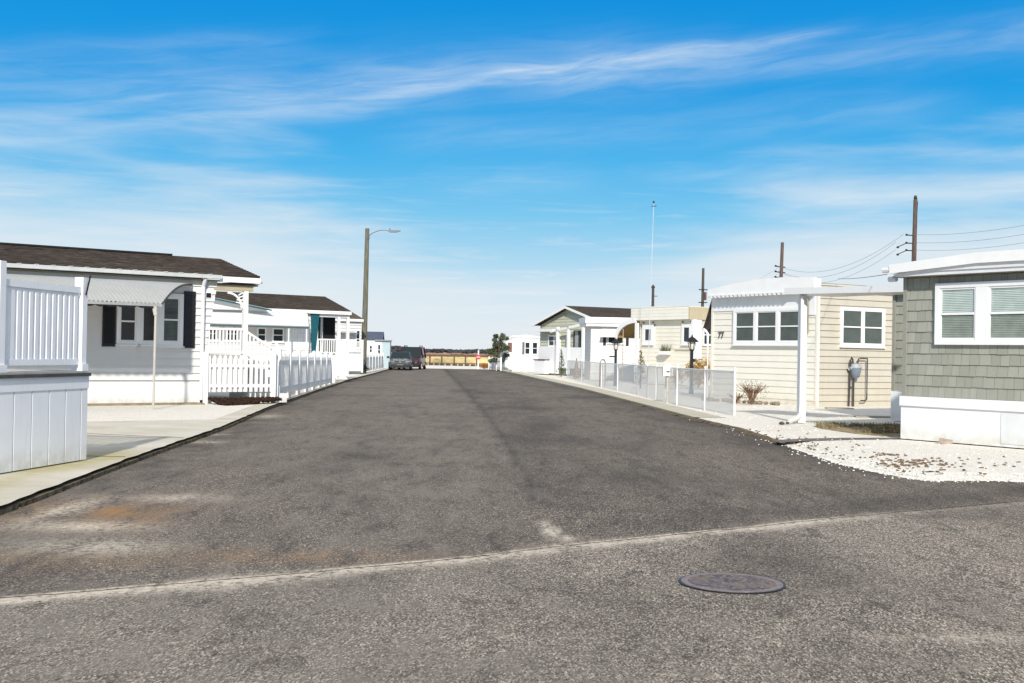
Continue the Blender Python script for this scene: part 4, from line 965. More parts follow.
# carport roof between the cream house and the sage house
cp = thing('carport', 'white carport roof on one white post between the cream and sage houses', 'carport', (6.30, 26.8, LZ), 0)
mb = MB(); A = Vector((-0.20, 0.10, 2.91)); B = Vector((1.62, -2.6, 2.80))
mb.prism([(-0.20, 0.10), (1.55, -2.6), (2.9, -1.7), (1.1, 1.0)], 2.86, 2.90, 'z'); mb.build('roof_panel', WHITE2, cp)
mb = MB(); mb.beam((-0.20, 0.08, 2.925), (1.58, -2.62, 2.87), 0.06, 0.14); mb.build('fascia', WHITE2, cp)
mb = MB(); mb.box(0.08, 0.24, -0.16, 0.0, 0.0, 2.86); mb.build('post', WHITE, cp)
mb = MB(); mb.tube([(0.12, -0.24, 0.35), (0.11, -0.26, 0.20), (0.0, -0.38, 0.10), (-0.22, -0.62, 0.05)], 0.045, 8); mb.tube([(0.12, -0.22, 2.8), (0.12, -0.22, 0.3)], .04, 8); mb.build('downspout', WHITE, cp)
mb = MB(); mb.blob((-0.44, -0.85, 0.02), (.07, .05, .04)); mb.blob((-0.3, -0.75, 0.02), (.05, .03, .03)); mb.build('splash_stone', PIPE, cp)

# ---- sage shingle house
R5 = thing('mobile_home', 'sage green shingled house with white skirt and double window at the right edge', 'house', (9.38, 18.67, LZ), 34.8, 'mobile homes along the street')
WD = 3.9
mb = MB(); shingles(mb, 'y', 0, 0.0, WD - 0.07, 0.78, 2.92, 0.193); mb.build('wall', SAGE, R5)
mb = MB(); mb.box(0.002, 9, 0.002, WD - .002, 0.7, 2.95); mb.build('side_wall', SAGETRIM, R5)
mb = MB(); mb.box(-0.045, 0.05, WD - 0.07, WD + 0.01, 0.74, 2.93); mb.build('corner_trim', SAGETRIM, R5)
mb = MB(); mb.box(-0.05, 9, -0.02, WD + .02, 0.0, 0.60); mb.box(-0.085, 9, -0.03, WD + .03, 0.602, 0.775); s_ = mb.build('skirting', WHITE, R5)
mb = MB(); mb.box(-0.062, -0.051, 0.0, 1.9, 0.05, 0.57); mb.build('access_panel', WHITE2, s_)
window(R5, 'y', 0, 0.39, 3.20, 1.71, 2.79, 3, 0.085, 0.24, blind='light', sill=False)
top = [(-0.4, 3.26), (1.7, 3.39), (2.3, 3.39), (4.30, 3.20)]
mb = MB(); mb.prism([(-0.4, 3.02), (1.4, 3.09), (2.2, 3.09), (3.98, 2.99), (3.98, 3.15), (2.2, 3.27), (1.4, 3.27), (-0.4, 3.18)], -0.36, -0.31, 'x'); mb.build('fascia', WHITE, R5)
mb = MB(); mb.prism([(-0.35, 2.93), (3.90, 2.93), (3.96, 2.98), (2.2, 3.08), (1.4, 3.08), (-0.35, 3.01)], -0.28, -0.24, 'x'); mb.build('frieze', WHITE2, R5)
mb = MB(); mb.box(-0.24, 0.0, -0.3, 4.0, 2.925, 2.95); mb.build('soffit', SAGETRIM, R5)
mb = MB(); mb.prism([(-0.38, 3.0), (3.96, 3.0), (3.96, 3.14), (2.2, 3.26), (1.4, 3.26), (-0.38, 3.17)], -0.308, 9, 'x'); mb.build('roof', WHITE2, R5)
mb = MB(); mb.tube([(-0.30, 3.98, 3.06), (-0.30, 4.16, 3.06)], .05, 8); mb.tube([(-0.15, 3.98, 2.9), (-0.15, 4.14, 2.90)], .05, 8); mb.build('gutter_end', WHITE2, R5)
mb = MB(); shingles(mb, 'y', 5.2, WD + .02, 8.12, 0.70, 2.95, 0.2); mb.box(5.205, 9, WD + .02, 8.12, .7, 2.95); an = mb.build('annex_wall', SAGE, R5)
mb = MB(); mb.box(5.13, 9, WD, 8.14, 0.0, 0.69); mb.build('annex_skirting', WHITE, R5)
mb = MB(); mb.box(5.14, 5.2, 8.06, 8.14, 0.7, 2.95); mb.build('annex_trim', SAGETRIM, R5)
mb = MB(); mb.box(5.0, 9, WD, 8.3, 2.96, 3.04); mb.build('annex_roof', WHITE2, R5)
# brick lying by the skirt: a small dull stone built as a box
bk = MB(); bk.box(-0.11, 0.11, -0.05, 0.05, 0, 0.09); o = bk.build('stone_block', DULLSTONE); o.location = (7.55, 20.85, LZ - .02); o.rotation_euler = (0, R(8), R(-20)); o['label'] = 'small reddish stone block lying on white gravel by the white skirt'; o['category'] = 'stone_block'

# ---- cream house 3 right
R3 = thing('mobile_home', 'pale cream flat-roofed home with planter and small windows behind the black lantern post', 'house', (8.75, 58.2, LZ), 30.8, 'mobile homes along the street')
mb = MB(); siding(mb, 'y', 0, 0.0, 4.25, 0.4, 3.22, 0.2, 0.022); mb.box(0.004, 9, 0.004, 4.25, 0.0, 3.3); mb.build('wall', CREAM2, R3)
mb = MB(); siding(mb, 'x', 0, 0.0, 9, 0.4, 3.3, 0.2); mb.build('wall', CREAM_SHADE, R3)
mb = MB(); mb.box(-0.06, -0.002, 0, 4.25, 0, 0.4); mb.build('skirting', WHITE, R3)
mb = MB(); siding(mb, 'y', -0.28, -0.02, 4.62, 3.24, 3.86, 0.16, 0.015); mb.box(-0.28, 9, -0.05, 4.65, 3.24, 3.86); mb.prism([(-0.05, 3.86), (4.65, 3.86), (2.4, 3.93)], -.3, 9, 'x'); mb.build('fascia', CREAM, R3)
mb = MB(); mb.box(-0.3, 9, -0.11, -0.051, 3.22, 3.84); mb.build('side_fascia', TRIMTAN, R3)
mb = MB(); wbox(mb, 'y', 0, -0.20, 0.0, -0.1, 0.1, 0.1, 3.22); mb.box(-0.06, 0.5, -0.08, -0.002, 0.1, 3.22); mb.build('corner_post', WHITE, R3)
window(R3, 'y', 0, 3.0, 3.92, 2.0, 3.0, 1, 0.22, simple=True, hung=False); window(R3, 'y', 0, -0.0, 0.74, 2.0, 3.0, 1, 0.16, simple=True, hung=False)
window(R3, 'x', 0, 0.60, 1.5, 2.0, 3.0, 1, 0.06, simple=True)
mb = MB()
for (a, b) in ((3.05, 3.12), (2.92, 2.99), (3.85, 3.12), (4.0, 2.95), (0.05, 3.12), (0.7, 3.12)): mb.box(-0.1, -0.03, a - .03, a + .03, b - 0.03, b + .03)
mb.build('fixing_bolts', PIPE, R3)
mb = MB(); mb.box(-0.06, -0.03, 0.05, 1.3, 1.72, 1.76); mb.build('ledge', TRIMTAN, R3)
pb = thing('wall_planter', 'white wall planter with dry sprigs fixed to the cream wall', 'planter', (8.75, 58.2, LZ), 30.8)
mb = MB(); mb.prism([(1.5, 1.68), (2.35, 1.68), (2.25, 1.5), (1.6, 1.5)], -0.30, -0.06, 'x'); mb.build('box', WHITE, pb)
mb = MB(); mb.box(-0.31, -0.3, 1.62, 2.25, 1.44, 1.49); mb.build('base_strip', TRIMTAN, pb)
mb = MB(); tufts(mb, [(-0.18, 1.5 + .8 * random.random(), 1.66) for _ in range(26)], 0.38, 0.08, 4, .4); mb.build('sprigs', mat('sprig', (0.12, 0.13, 0.05), .9, .4, 8), pb)
# arched white awning on the left end of house 3
aa = thing('arched_awning', 'white arched awning with tan underside between the two flat-roofed houses', 'awning', (8.75, 58.2, LZ), 30.8)
prof_ = [(4.28 + 1.72 * math.sin(R(90) * k / 12), 2.42 + 0.94 * math.cos(R(90) * k / 12)) for k in range(13)]
mb = MB()
for (a, b) in zip(prof_, prof_[1:]): mb.prism([(a[0], a[1]), (b[0], b[1]), (b[0] - .10, b[1] - .24), (a[0] - .10, a[1] - .24)], -0.32, -0.24, 'x')
mb.build('front_band', WHITE, aa)
mb = MB()
for (a, b) in zip(prof_, prof_[1:]): mb.prism([(a[0], a[1] + .02), (b[0] + .02, b[1] + .02), (b[0], b[1] - .04), (a[0], a[1] - .04)], -0.235, 3, 'x')
mb.build('canopy', mat('charcoal_canopy', (0.05, .05, .05), .6, .2, 3), aa)
mb = MB(); mb.prism([(4.28, 3.30), (4.28, 2.62), (5.9, 2.62), (5.6, 2.95), (5.1, 3.2)], 2.0, 2.05, 'x')
for (a, b) in zip(prof_, prof_[1:]): mb.prism([(a[0], a[1] - .05), (b[0], b[1] - .05), (b[0], b[1] - .07), (a[0], a[1] - .07)], -0.2, 2.9, 'x')
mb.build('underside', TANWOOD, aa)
mb = MB(); mb.box(-0.32, -0.22, 4.02, 4.25, 0.1, 3.1); mb.build('post', WHITE, aa)
mb = MB(); mb.box(-0.29, -0.26, 5.30, 5.33, 0.1, 2.8); mb.build('thin_post', TRIMTAN, aa)
mb = MB(); siding(mb, 'y', 2.1, 4.3, 6.2, 0.1, 2.7, .12, .01); mb.box(2.11, 2.3, 4.3, 6.2, .1, 2.7); mb.build('back_wall', WHITE, aa)
mb = MB(); mb.box(2.05, 2.08, 5.35, 5.65, 1.6, 2.6); mb.build('shutter', BLACK, aa)

# ---- flat-fronted white addition
RA = thing('mobile_home', 'white flat-roofed home with one small white awning between the gabled and cream houses', 'house', (4.46, 68.0, LZ), 3, 'mobile homes along the street')
mb = MB(); siding(mb, 'x', 0, 0.0, 3.6, 0.4, 3.05, 0.2); mb.box(0.004, 3.6, 0.004, 3, 0.0, 3.05); mb.build('wall', WHITESIDE, RA)
mb = MB(); mb.box(-0.30, 3.7, -0.32, 3.1, 3.05, 3.22); mb.box(-0.36, 3.7, -0.40, 3.1, 3.225, 3.56); mb.build('flat_roof', WHITE, RA)
mb = MB(); mb.poly([(0.62, -0.05, 2.92), (1.65, -0.05, 2.92), (1.55, -0.6, 2.52), (0.48, -0.6, 2.50)]); mb.box(0.48, 1.55, -.62, -.6, 2.44, 2.52); mb.poly([(1.65, -0.05, 2.92), (1.55, -.6, 2.52), (1.6, -.05, 2.5)]); mb.build('awning', WHITE2, RA)
window(RA, 'x', 0, 0.95, 1.85, 2.08, 2.62, 1, 0.05, simple=True, hung=False)
for a in (0.70, 2.0):
    mb = MB(); wbox(mb, 'x', 0, a, a + 0.16, 0.02, 0.06, 1.98, 2.58); mb.build('shutter', BLACK, RA)

# ---- gabled house
R2 = thing('mobile_home', 'pale green gabled house with brown roof and white porch posts, farther down on the right', 'house', (6.17, 77.5, LZ), 30.8, 'mobile homes along the street')
Wg = 8.15; pk = 4.4
mb = MB(); siding(mb, 'y', 0, 0.0, Wg, 0.5, 3.45, 0.22); mb.box(0.004, 9, 0.004, Wg, 0, 3.45)
z = 3.45
while z < 4.2:
    q = (z - 3.45) / 1.2; siding(mb, 'y', 0, q * pk + .75, Wg - q * (Wg - pk) - .75, z, min(z + 0.2, 4.35), 0.2); z += 0.2
mb.prism([(0.0, 3.45), (Wg, 3.45), (pk, 4.62)], 0.004, 9, 'x'); mb.build('wall', GREENC, R2)
mb = MB(); mb.prism([(-0.4, 3.36), (pk, 4.60), (Wg + 0.45, 3.42), (Wg + 0.45, 3.52), (pk, 4.72), (-0.4, 3.46)], -0.42, 9.5, 'x'); rf = mb.build('roof', ROOF, R2)
mb = MB(); mb.prism([(-0.42, 3.30), (pk, 4.54), (Wg + 0.47, 3.34), (Wg + 0.47, 3.50), (pk, 4.70), (-0.42, 3.46)], -0.47, -0.43, 'x'); mb.build('rake_board', WHITE, rf)
mb = MB(); mb.box(-.45, 9.5, -.46, -.40, 3.3, 3.46); mb.build('eave_board', WHITE, rf)
mb = MB(); mb.prism([(5.95, 3.02), (2.2, 3.50), (1.0, 3.6), (1.0, 3.36), (2.2, 3.3), (5.95, 2.9)], -0.62, -0.50, 'x'); mb.box(-.6, -.1, 5.7, 8.2, 2.98, 3.14); mb.build('porch_beam', WHITE, R2)
for py in (5.1, 3.75, 2.0):
    mb = MB(); mb.box(-0.62, -0.46, py - .10, py + .10, 0.1, 3.3); mb.build('porch_post', WHITE, R2)
mb = MB(); mb.box(-0.09, -0.05, 2.3, 3.85, 0.6, 3.05); mb.build('door_opening', CURT, R2)
mb = MB(); mb.box(-0.12, -0.092, 3.25, 3.62, 1.0, 3.0); mb.build('screen', mat('grey_screen', (.3, .33, .34), .5, .1, 4), R2)
window(R2, 'y', 0, 5.5, 7.0, 1.95, 2.75, 2, 0.10, .1, simple=True)
mb = MB(); mb.box(-0.2, -0.03, 5.4, 8.1, 0.1, 1.95); mb.box(-0.55, -0.5, 2.0, 5.1, 0.5, 1.9); mb.build('lower_panel', WHITE, R2)
mb = MB(); mb.box(-0.6, -0.2, 6.6, 8.1, 1.0, 1.07); mb.build('ledge', mat('brown_ledge', (.12, .06, .05), .7, .2, 4), R2)
mb = MB(); mb.box(-0.55, -0.2, 6.65, 8.05, 0.05, 0.99); mb.build('bench_box', WHITE, R2)

# ---- far trailers
R1 = thing('mobile_home', 'small white trailer with dark shuttered windows and steps, second farthest on the right', 'house', (0.02, 95.0, LZ), 0, 'mobile homes along the street')
mb = MB(); siding(mb, 'x', 0, 0, 2.15, 0.0, 2.75, .25); mb.box(.004, 2.15, .004, 6, 0, 2.75); mb.build('wall', WHITESIDE, R1)
mb = MB(); mb.prism([(-0.08, 2.7), (2.2, 2.7), (2.2, 2.78), (1.1, 2.92), (-0.08, 2.82)], -0.12, 6, 'y'); mb.build('roof', WHITE, R1)
window(R1, 'x', 0, 1.0, 1.42, 1.38, 2.36, 1, 0.05, simple=True); window(R1, 'x', 0, 1.58, 2.02, 1.38, 2.36, 1, 0.05, simple=True)
mb = MB(); wbox(mb, 'x', 0, 0.80, 0.98, .02, .07, 1.38, 2.36); mb.build('shutter', mat('grey_shutter', (.12, .12, .13), .6, .1, 4), R1)
mb = MB()
for k in range(3): mb.box(0.95 - k * .12, 1.95 - k * .12, -0.9 + k * .3, 0, 0.0, 0.16 + k * .18)
mb.build('steps', mat('step_grey', (.55, .55, .52), .8, .1, 3), R1)
R0 = thing('mobile_home', 'farthest white trailer on the right with a red-brown window, behind the evergreen tree', 'house', (-0.85, 108.0, LZ), 0, 'mobile homes along the street')
mb = MB(); mb.box(0.35, 2.0, 0, 6, 0, 2.75); mb.box(0.3, 2, -.1, 6, 2.75, 2.85); mb.build('wall', WHITESIDE, R0)
mb = MB(); mb.box(0.48, 0.86, -0.04, 0, 1.55, 2.4); mb.build('window', mat('red_brown_curtain', (.14, .06, .05), .5, .2, 3), R0)
mb = MB(); mb.box(-0.2, 0.75, -0.6, 0.5, 0, 1.55); mb.build('entry_box', WHITE, R0)
mb = MB(); mb.box(-0.3, 0.6, -0.75, 0.5, 1.55, 1.64); mb.build('entry_roof', GREY, R0)
mb = MB(); mb.box(0.0, 0.27, -0.64, -0.6, 0.5, 1.45); mb.build('entry_window', mat('grey_pane', (.3, .32, .35), .3, .1, 3), R0)
picket_fence('low white picket fence beneath the evergreen tree at the far right', [(-2.05, 109.5, 0.05), (-1.3, 104.5, 0.05), (-0.9, 102.0, .05)], 1.0, 0.35, 2.5, 0.24)

# ------------------------------------------------------------------ chain-link fence on the right
cf_pts = [(3.42, 72.9), (3.70, 63), (4.03, 53.6), (4.35, 49.0), (4.68, 44.6), (4.74, 41.8), (4.78, 39.5), (4.86, 37.6), (4.93, 35.6), (5.25, 32.5), (5.52, 29.65)]
cf = thing('chain_link_fence', 'white chain-link fence with round white posts along the right kerb', 'fence', (5.52, 29.65, 0))
ox, oy = 5.52, 29.65; FH = 1.07
for (a, b) in zip(cf_pts, cf_pts[1:]):
    L = math.hypot(b[0] - a[0], b[1] - a[1]); mb = MB()
    mb.poly([(a[0] - ox, a[1] - oy, LZ), (b[0] - ox, b[1] - oy, LZ), (b[0] - ox, b[1] - oy, LZ + FH), (a[0] - ox, a[1] - oy, LZ + FH)])
    mb.uvw = [(0, 0, 0), (L, 0, 0), (L, FH, 0), (0, FH, 0)]; mb.build('wire_panel', WIRE, cf)
    mb = MB(); mb.tube([(a[0] - ox, a[1] - oy, LZ + FH), (b[0] - ox, b[1] - oy, LZ + FH)], 0.022, 6); mb.build('top_rail', WHITE, cf)
for k, a in enumerate(cf_pts):
    mb = MB(); r = 0.036 if k < len(cf_pts) - 2 else 0.028
    mb.tube([(a[0] - ox, a[1] - oy, -0.05), (a[0] - ox, a[1] - oy, LZ + FH + 0.05)], r, 8); mb.lathe([(r * 1.2, 0), (r * 1.2, .03), (.01, .06)], (a[0] - ox, a[1] - oy, LZ + FH + .05), 8); mb.build('post', WHITE, cf)
# gate with rounded steel frame
gt = thing('garden_gate', 'grey round-topped pipe gate in the white fence near the small black lamp', 'gate', (3.98, 54.0, LZ), 0)
mb = MB(); mb.tube([(0, 0, 0), (0, 0, 1.05), (0.05, 0.1, 1.18), (0.16, 0.4, 1.22), (0.26, .7, 1.18), (.3, .8, 1.05), (.3, .8, 0)], 0.03, 8); mb.build('frame', mat('weathered_pipe', (.25, .2, .16), .6, .3, 6), gt)
mb = MB(); mb.tube([(0, 0, 0.5), (.3, .8, .5)], .015, 6); mb.build('cross_bar', GREY, gt)
# mailbox-like white box on a post beside the fence
mbx = thing('notice_post', 'white box on a thin post standing just inside the chain-link fence', 'post box', (4.80, 36.9, LZ))
mb = MB(); mb.tube([(0, 0, -.05), (0, 0, .85)], .035, 8); mb.build('post', mat('aged_post', (.45, .42, .36), .6, .2, 5), mbx)
mb = MB(); mb.box(-.15, .15, -.1, .1, .82, 1.1); mb.prism([(-.17, 1.1), (.17, 1.1), (0, 1.2)], -.12, .12, 'y'); mb.build('box', WHITE, mbx)
mb = MB(); mb.box(-.05, .05, -.115, -.1, .93, .97); mb.build('latch', PIPE, mbx)

# ------------------------------------------------------------------ lamps, poles, wires
def lantern(label, loc, h, sc=1.0, arm=False):
    t = thing('lamp_post', label, 'lamp post', loc, 0, 'black garden lamp posts')
    mb = MB(); mb.tube([(0, 0, 0), (0, 0, h - 0.55 * sc)], 0.062 * sc, 10); mb.lathe([(.09 * sc, 0), (.09 * sc, .12), (.065 * sc, .2)], (0, 0, 0), 10); mb.build('post', BLACK, t)
    z = h - 0.55 * sc
    mb = MB(); mb.lathe([(0.07 * sc, 0), (0.10 * sc, 0.05 * sc), (0.03 * sc, 0.06 * sc)], (0, 0, z), 8)
    for k in range(6):
        a = math.pi * 2 * k / 6; mb.beam((0.09 * sc * math.cos(a), .09 * sc * math.sin(a), z + .05 * sc), (.15 * sc * math.cos(a), .15 * sc * math.sin(a), z + .33 * sc), .02 * sc, .02 * sc)
    mb.lathe([(0.26 * sc, 0.33 * sc), (0.25 * sc, .36 * sc), (0.12 * sc, 0.47 * sc), (0.04 * sc, .52 * sc), (0.025 * sc, .56 * sc), (.01, .6 * sc)], (0, 0, z), 6)
    mb.build('lantern_frame', BLACK, t)
    mb = MB(); mb.lathe([(0.075 * sc, .06 * sc), (.135 * sc, .325 * sc)], (0, 0, z), 6); mb.build('lantern_glass', SOLAR, t)
    if arm:
        mb = MB(); mb.box(-0.30, -.05, -.015, .015, z - .32, z - .26); mb.build('name_arm', BLACK, t)
    else:
        mb = MB(); mb.box(0.06, .14, -.04, .04, z - .42, z - .3); mb.build('outlet_box', BLACK, t)
    return t
lantern('tall black lantern post in front of the cream wall with the planter', (6.9, 46.0, LZ), 2.22, 1.05)
lantern('smaller black lantern post with a side arm near the small white awning', (4.85, 56.0, LZ), 2.2, 1.0, True)

def tree_pole(label, loc, h, r, m, lean=0.0, extra=None, fac=None):
    t = thing('utility_pole', label, 'utility pole', loc, 0, 'wooden utility poles behind the right houses')
    mb = MB(); mb.tube([(0, 0, -0.2), (lean * h * 0.5, 0, h * 0.5), (lean * h, 0, h)], [r, r * .88, r * .72], 10); mb.build('pole', m, t)
    return t
p1 = tree_pole('tallest brown utility pole with three wires, behind the sage house', (29.95, 90, 0), 13.6, 0.22, WOODB, 0.012)
mb = MB(); mb.lathe([(.1, 0), (.14, .1), (.08, .3)], (.16, 0, 13.6), 8); mb.beam((.28, -.1, 13.4), (.14, -.1, 10.4), .12, .04)
for z in (10.9, 10.3, 9.75): mb.tube([(.1, 0, z), (-.55, -.1, z)], .045, 6); mb.lathe([(.05, 0), (.11, .07), (.05, .15)], (-.5, -.1, z - .05), 8)
for z in (10.0, 9.45): mb.tube([(-.5, -.1, z + .3), (-1.15, -.1, z)], .035, 6); mb.lathe([(.05, 0), (.12, .07), (.05, .15)], (-1.15, -.1, z - .1), 8)
mb.build('insulators', BLACK, p1)
p2 = tree_pole('leaning brown utility pole above the cream house numbered 77', (26.6, 120, 0), 13.1, 0.22, WOODB, 0.022)
mb = MB()
for z in (9.6, 10.15, 10.7): mb.tube([(-.35, 0, z), (.6, -.1, z - .1)], .06, 6); mb.lathe([(.06, 0), (.14, .08), (.05, .18)], (-.35, 0, z - .05), 8)
mb.build('insulators', BLACK, p2)
p3 = tree_pole('dark utility pole with rust-coloured transformer box behind the pale cream house', (23.7, 150, 0), 12.6, 0.22, PIPE, 0.005)
mb = MB(); mb.box(.22, .5, -.2, .2, 8.6, 9.6); mb.tube([(.24, 0, 8.9), (0, 0, 8.9)], .05, 6); mb.build('transformer', mat('rusty_transformer', (.10, .05, .04), .7, .3, 3), p3)
mb = MB()
for z in (7.6, 8.3, 9.9): mb.tube([(-.5, -.2, z), (.6, -.2, z)], .07, 6)
mb.build('crossarm', BLACK, p3)
p4 = tree_pole('farthest short dark utility pole above the roof of the pale cream house', (22.2, 190, 0), 12.4, 0.28, PIPE, 0.0)
mb = MB(); mb.lathe([(.3, 0), (.34, .1), (.1, .5)], (0, 0, 12.3), 8); mb.tube([(-.2, 0, 11), (.7, 0, 11)], .06, 6); mb.build('pole_cap', PIPE, p4)
WIREM = mat('power_line', (0.16, 0.17, 0.19), 0.6, 0.1, 2)
def wire(a, b, sag, label, r=0.022, n=24):
    r = r * 0.6
    a = Vector(a); b = Vector(b); pts = []
    for k in range(n + 1):
        t = k / n; p = a.lerp(b, t); p.z -= sag * 4 * t * (1 - t); pts.append(p)
    mb = MB(); o_ = pts[0]; mb.tube([p - o_ for p in pts], r, 4); o = mb.build('power_line', WIREM); o.location = o_; o['label'] = label; o['category'] = 'wire'; o['group'] = 'overhead power lines'; return o
for k, z in enumerate((10.95, 10.35, 9.8)):
    wire((29.2 - (.55 if k else 0), 89.9, z), (26.55, 120, 10.7 - k * .5), 1.5, ('top', 'middle', 'lowest')[k] + ' of the three wires between the tallest pole and the leaning pole')
    wire((29.9, 89.9, z), (33.2, 58, 10.6 - k * .5), 0.8, ('top', 'middle', 'lowest')[k] + ' of the three wires running right from the tallest pole', 0.018)
    if k < 2: wire((26.6, 120, 10.6 - k * .6), (23.8, 150, 9.9 - k * .9), 0.9, ('upper', 'lower')[k] + ' wire between the leaning pole and the transformer pole', 0.014)
wire((26.9, 119.9, 10.0), (30.5, 92, 6.5), 0.6, 'thin slack wire falling right from the leaning pole', .014)
wire((7.05, 22.6, 3.12), (10.0, 36.9, 3.98), 0.03, 'dark service cable from the corner of the sage house to the cream house', 0.012)

sl = thing('street_lamp', 'tall grey-green wooden street lamp pole with a curved arm at the left kerb', 'street lamp', (-9.37, 75.8, 0.0))
mb = MB(); mb.tube([(0, 0, -.1), (0.06, 0, 4.6), (0.10, 0, 9.25)], [.20, .165, .13], 12); mb.build('pole', WOODG, sl)
mb = MB(); mb.tube([(0.15, 0, 8.75), (0.45, 0, 8.98), (0.85, 0, 9.14), (1.15, 0, 9.17), (1.5, 0, 9.13)], .028, 8); mb.tube([(0.15, 0, 8.5), (.24, 0, 8.62), (.22, 0, 8.8)], .035, 6); mb.build('arm', GREY, sl)
mb = MB(); mb.prism([(1.42, 9.08), (1.55, 9.03), (1.95, 9.04), (2.22, 9.15), (1.95, 9.17), (1.5, 9.16)], -.13, .13, 'y'); mb.lathe([(.05, 0), (.05, .09), (.02, .12)], (1.52, 0, 9.17), 8); mb.build('lamp_head', mat('lamp_grey', (.16, .19, .22), .6, .1, 4), sl)
def leaves(mb, c, rad, n, size, flat=1.0):
    c = Vector(c)
    for _ in range(n):
        d = Vector((random.gauss(0, 1), random.gauss(0, 1), random.gauss(0, 1))).normalized() * random.random() ** 0.45
        p = c + Vector((d.x * rad[0], d.y * rad[1], d.z * rad[2])); u = Vector((random.gauss(0, 1), random.gauss(0, 1), random.gauss(0, 1) * flat)).normalized() * size * random.uniform(.6, 1.3)
        v = u.cross(Vector((random.gauss(0, 1), random.gauss(0, 1), random.gauss(0, 1)))).normalized() * size * random.uniform(.4, .9)
        mb.poly([p - u, p + v * .6, p + u, p - v * .6])
iv = thing('ivy', 'dark ivy clump at the foot of the street lamp pole', 'shrub', (-9.5, 75.5, LZ))
mb = MB(); leaves(mb, (0, 0, .28), (.5, .3, .3), 260, .07); leaves(mb, (.1, 0, .6), (.25, .2, .35), 120, .06); leaves(mb, (.42, 0, .3), (.2, .2, .12), 60, .05); mb.build('leaves', LEAF2, iv)
mb = MB(); mb.tube([(0, 0, 0), (0.05, 0, .4)], .02, 5); mb.build('stem', BARK, iv)

fp = thing('flagpole', 'thin white flagpole leaning slightly above the pale cream house', 'flagpole', (6.52, 57.5, LZ))
mb = MB(); mb.tube([(0, 0, 0), (0.08, 0, 4), (0.16, 0, 8.7)], [.024, .018, .012], 8); mb.build('pole', mat('aged_white_pole', (.5, .52, .53), .5, .1, 3), fp)
mb = MB(); mb.lathe([(.01, 0), (.06, .04), (.06, .08), (.01, .12)], (.16, 0, 8.75), 8); mb.tube([(.05, 0, 8.6), (.3, 0, 8.62)], .02, 5); mb.build('finial', PIPE, fp)

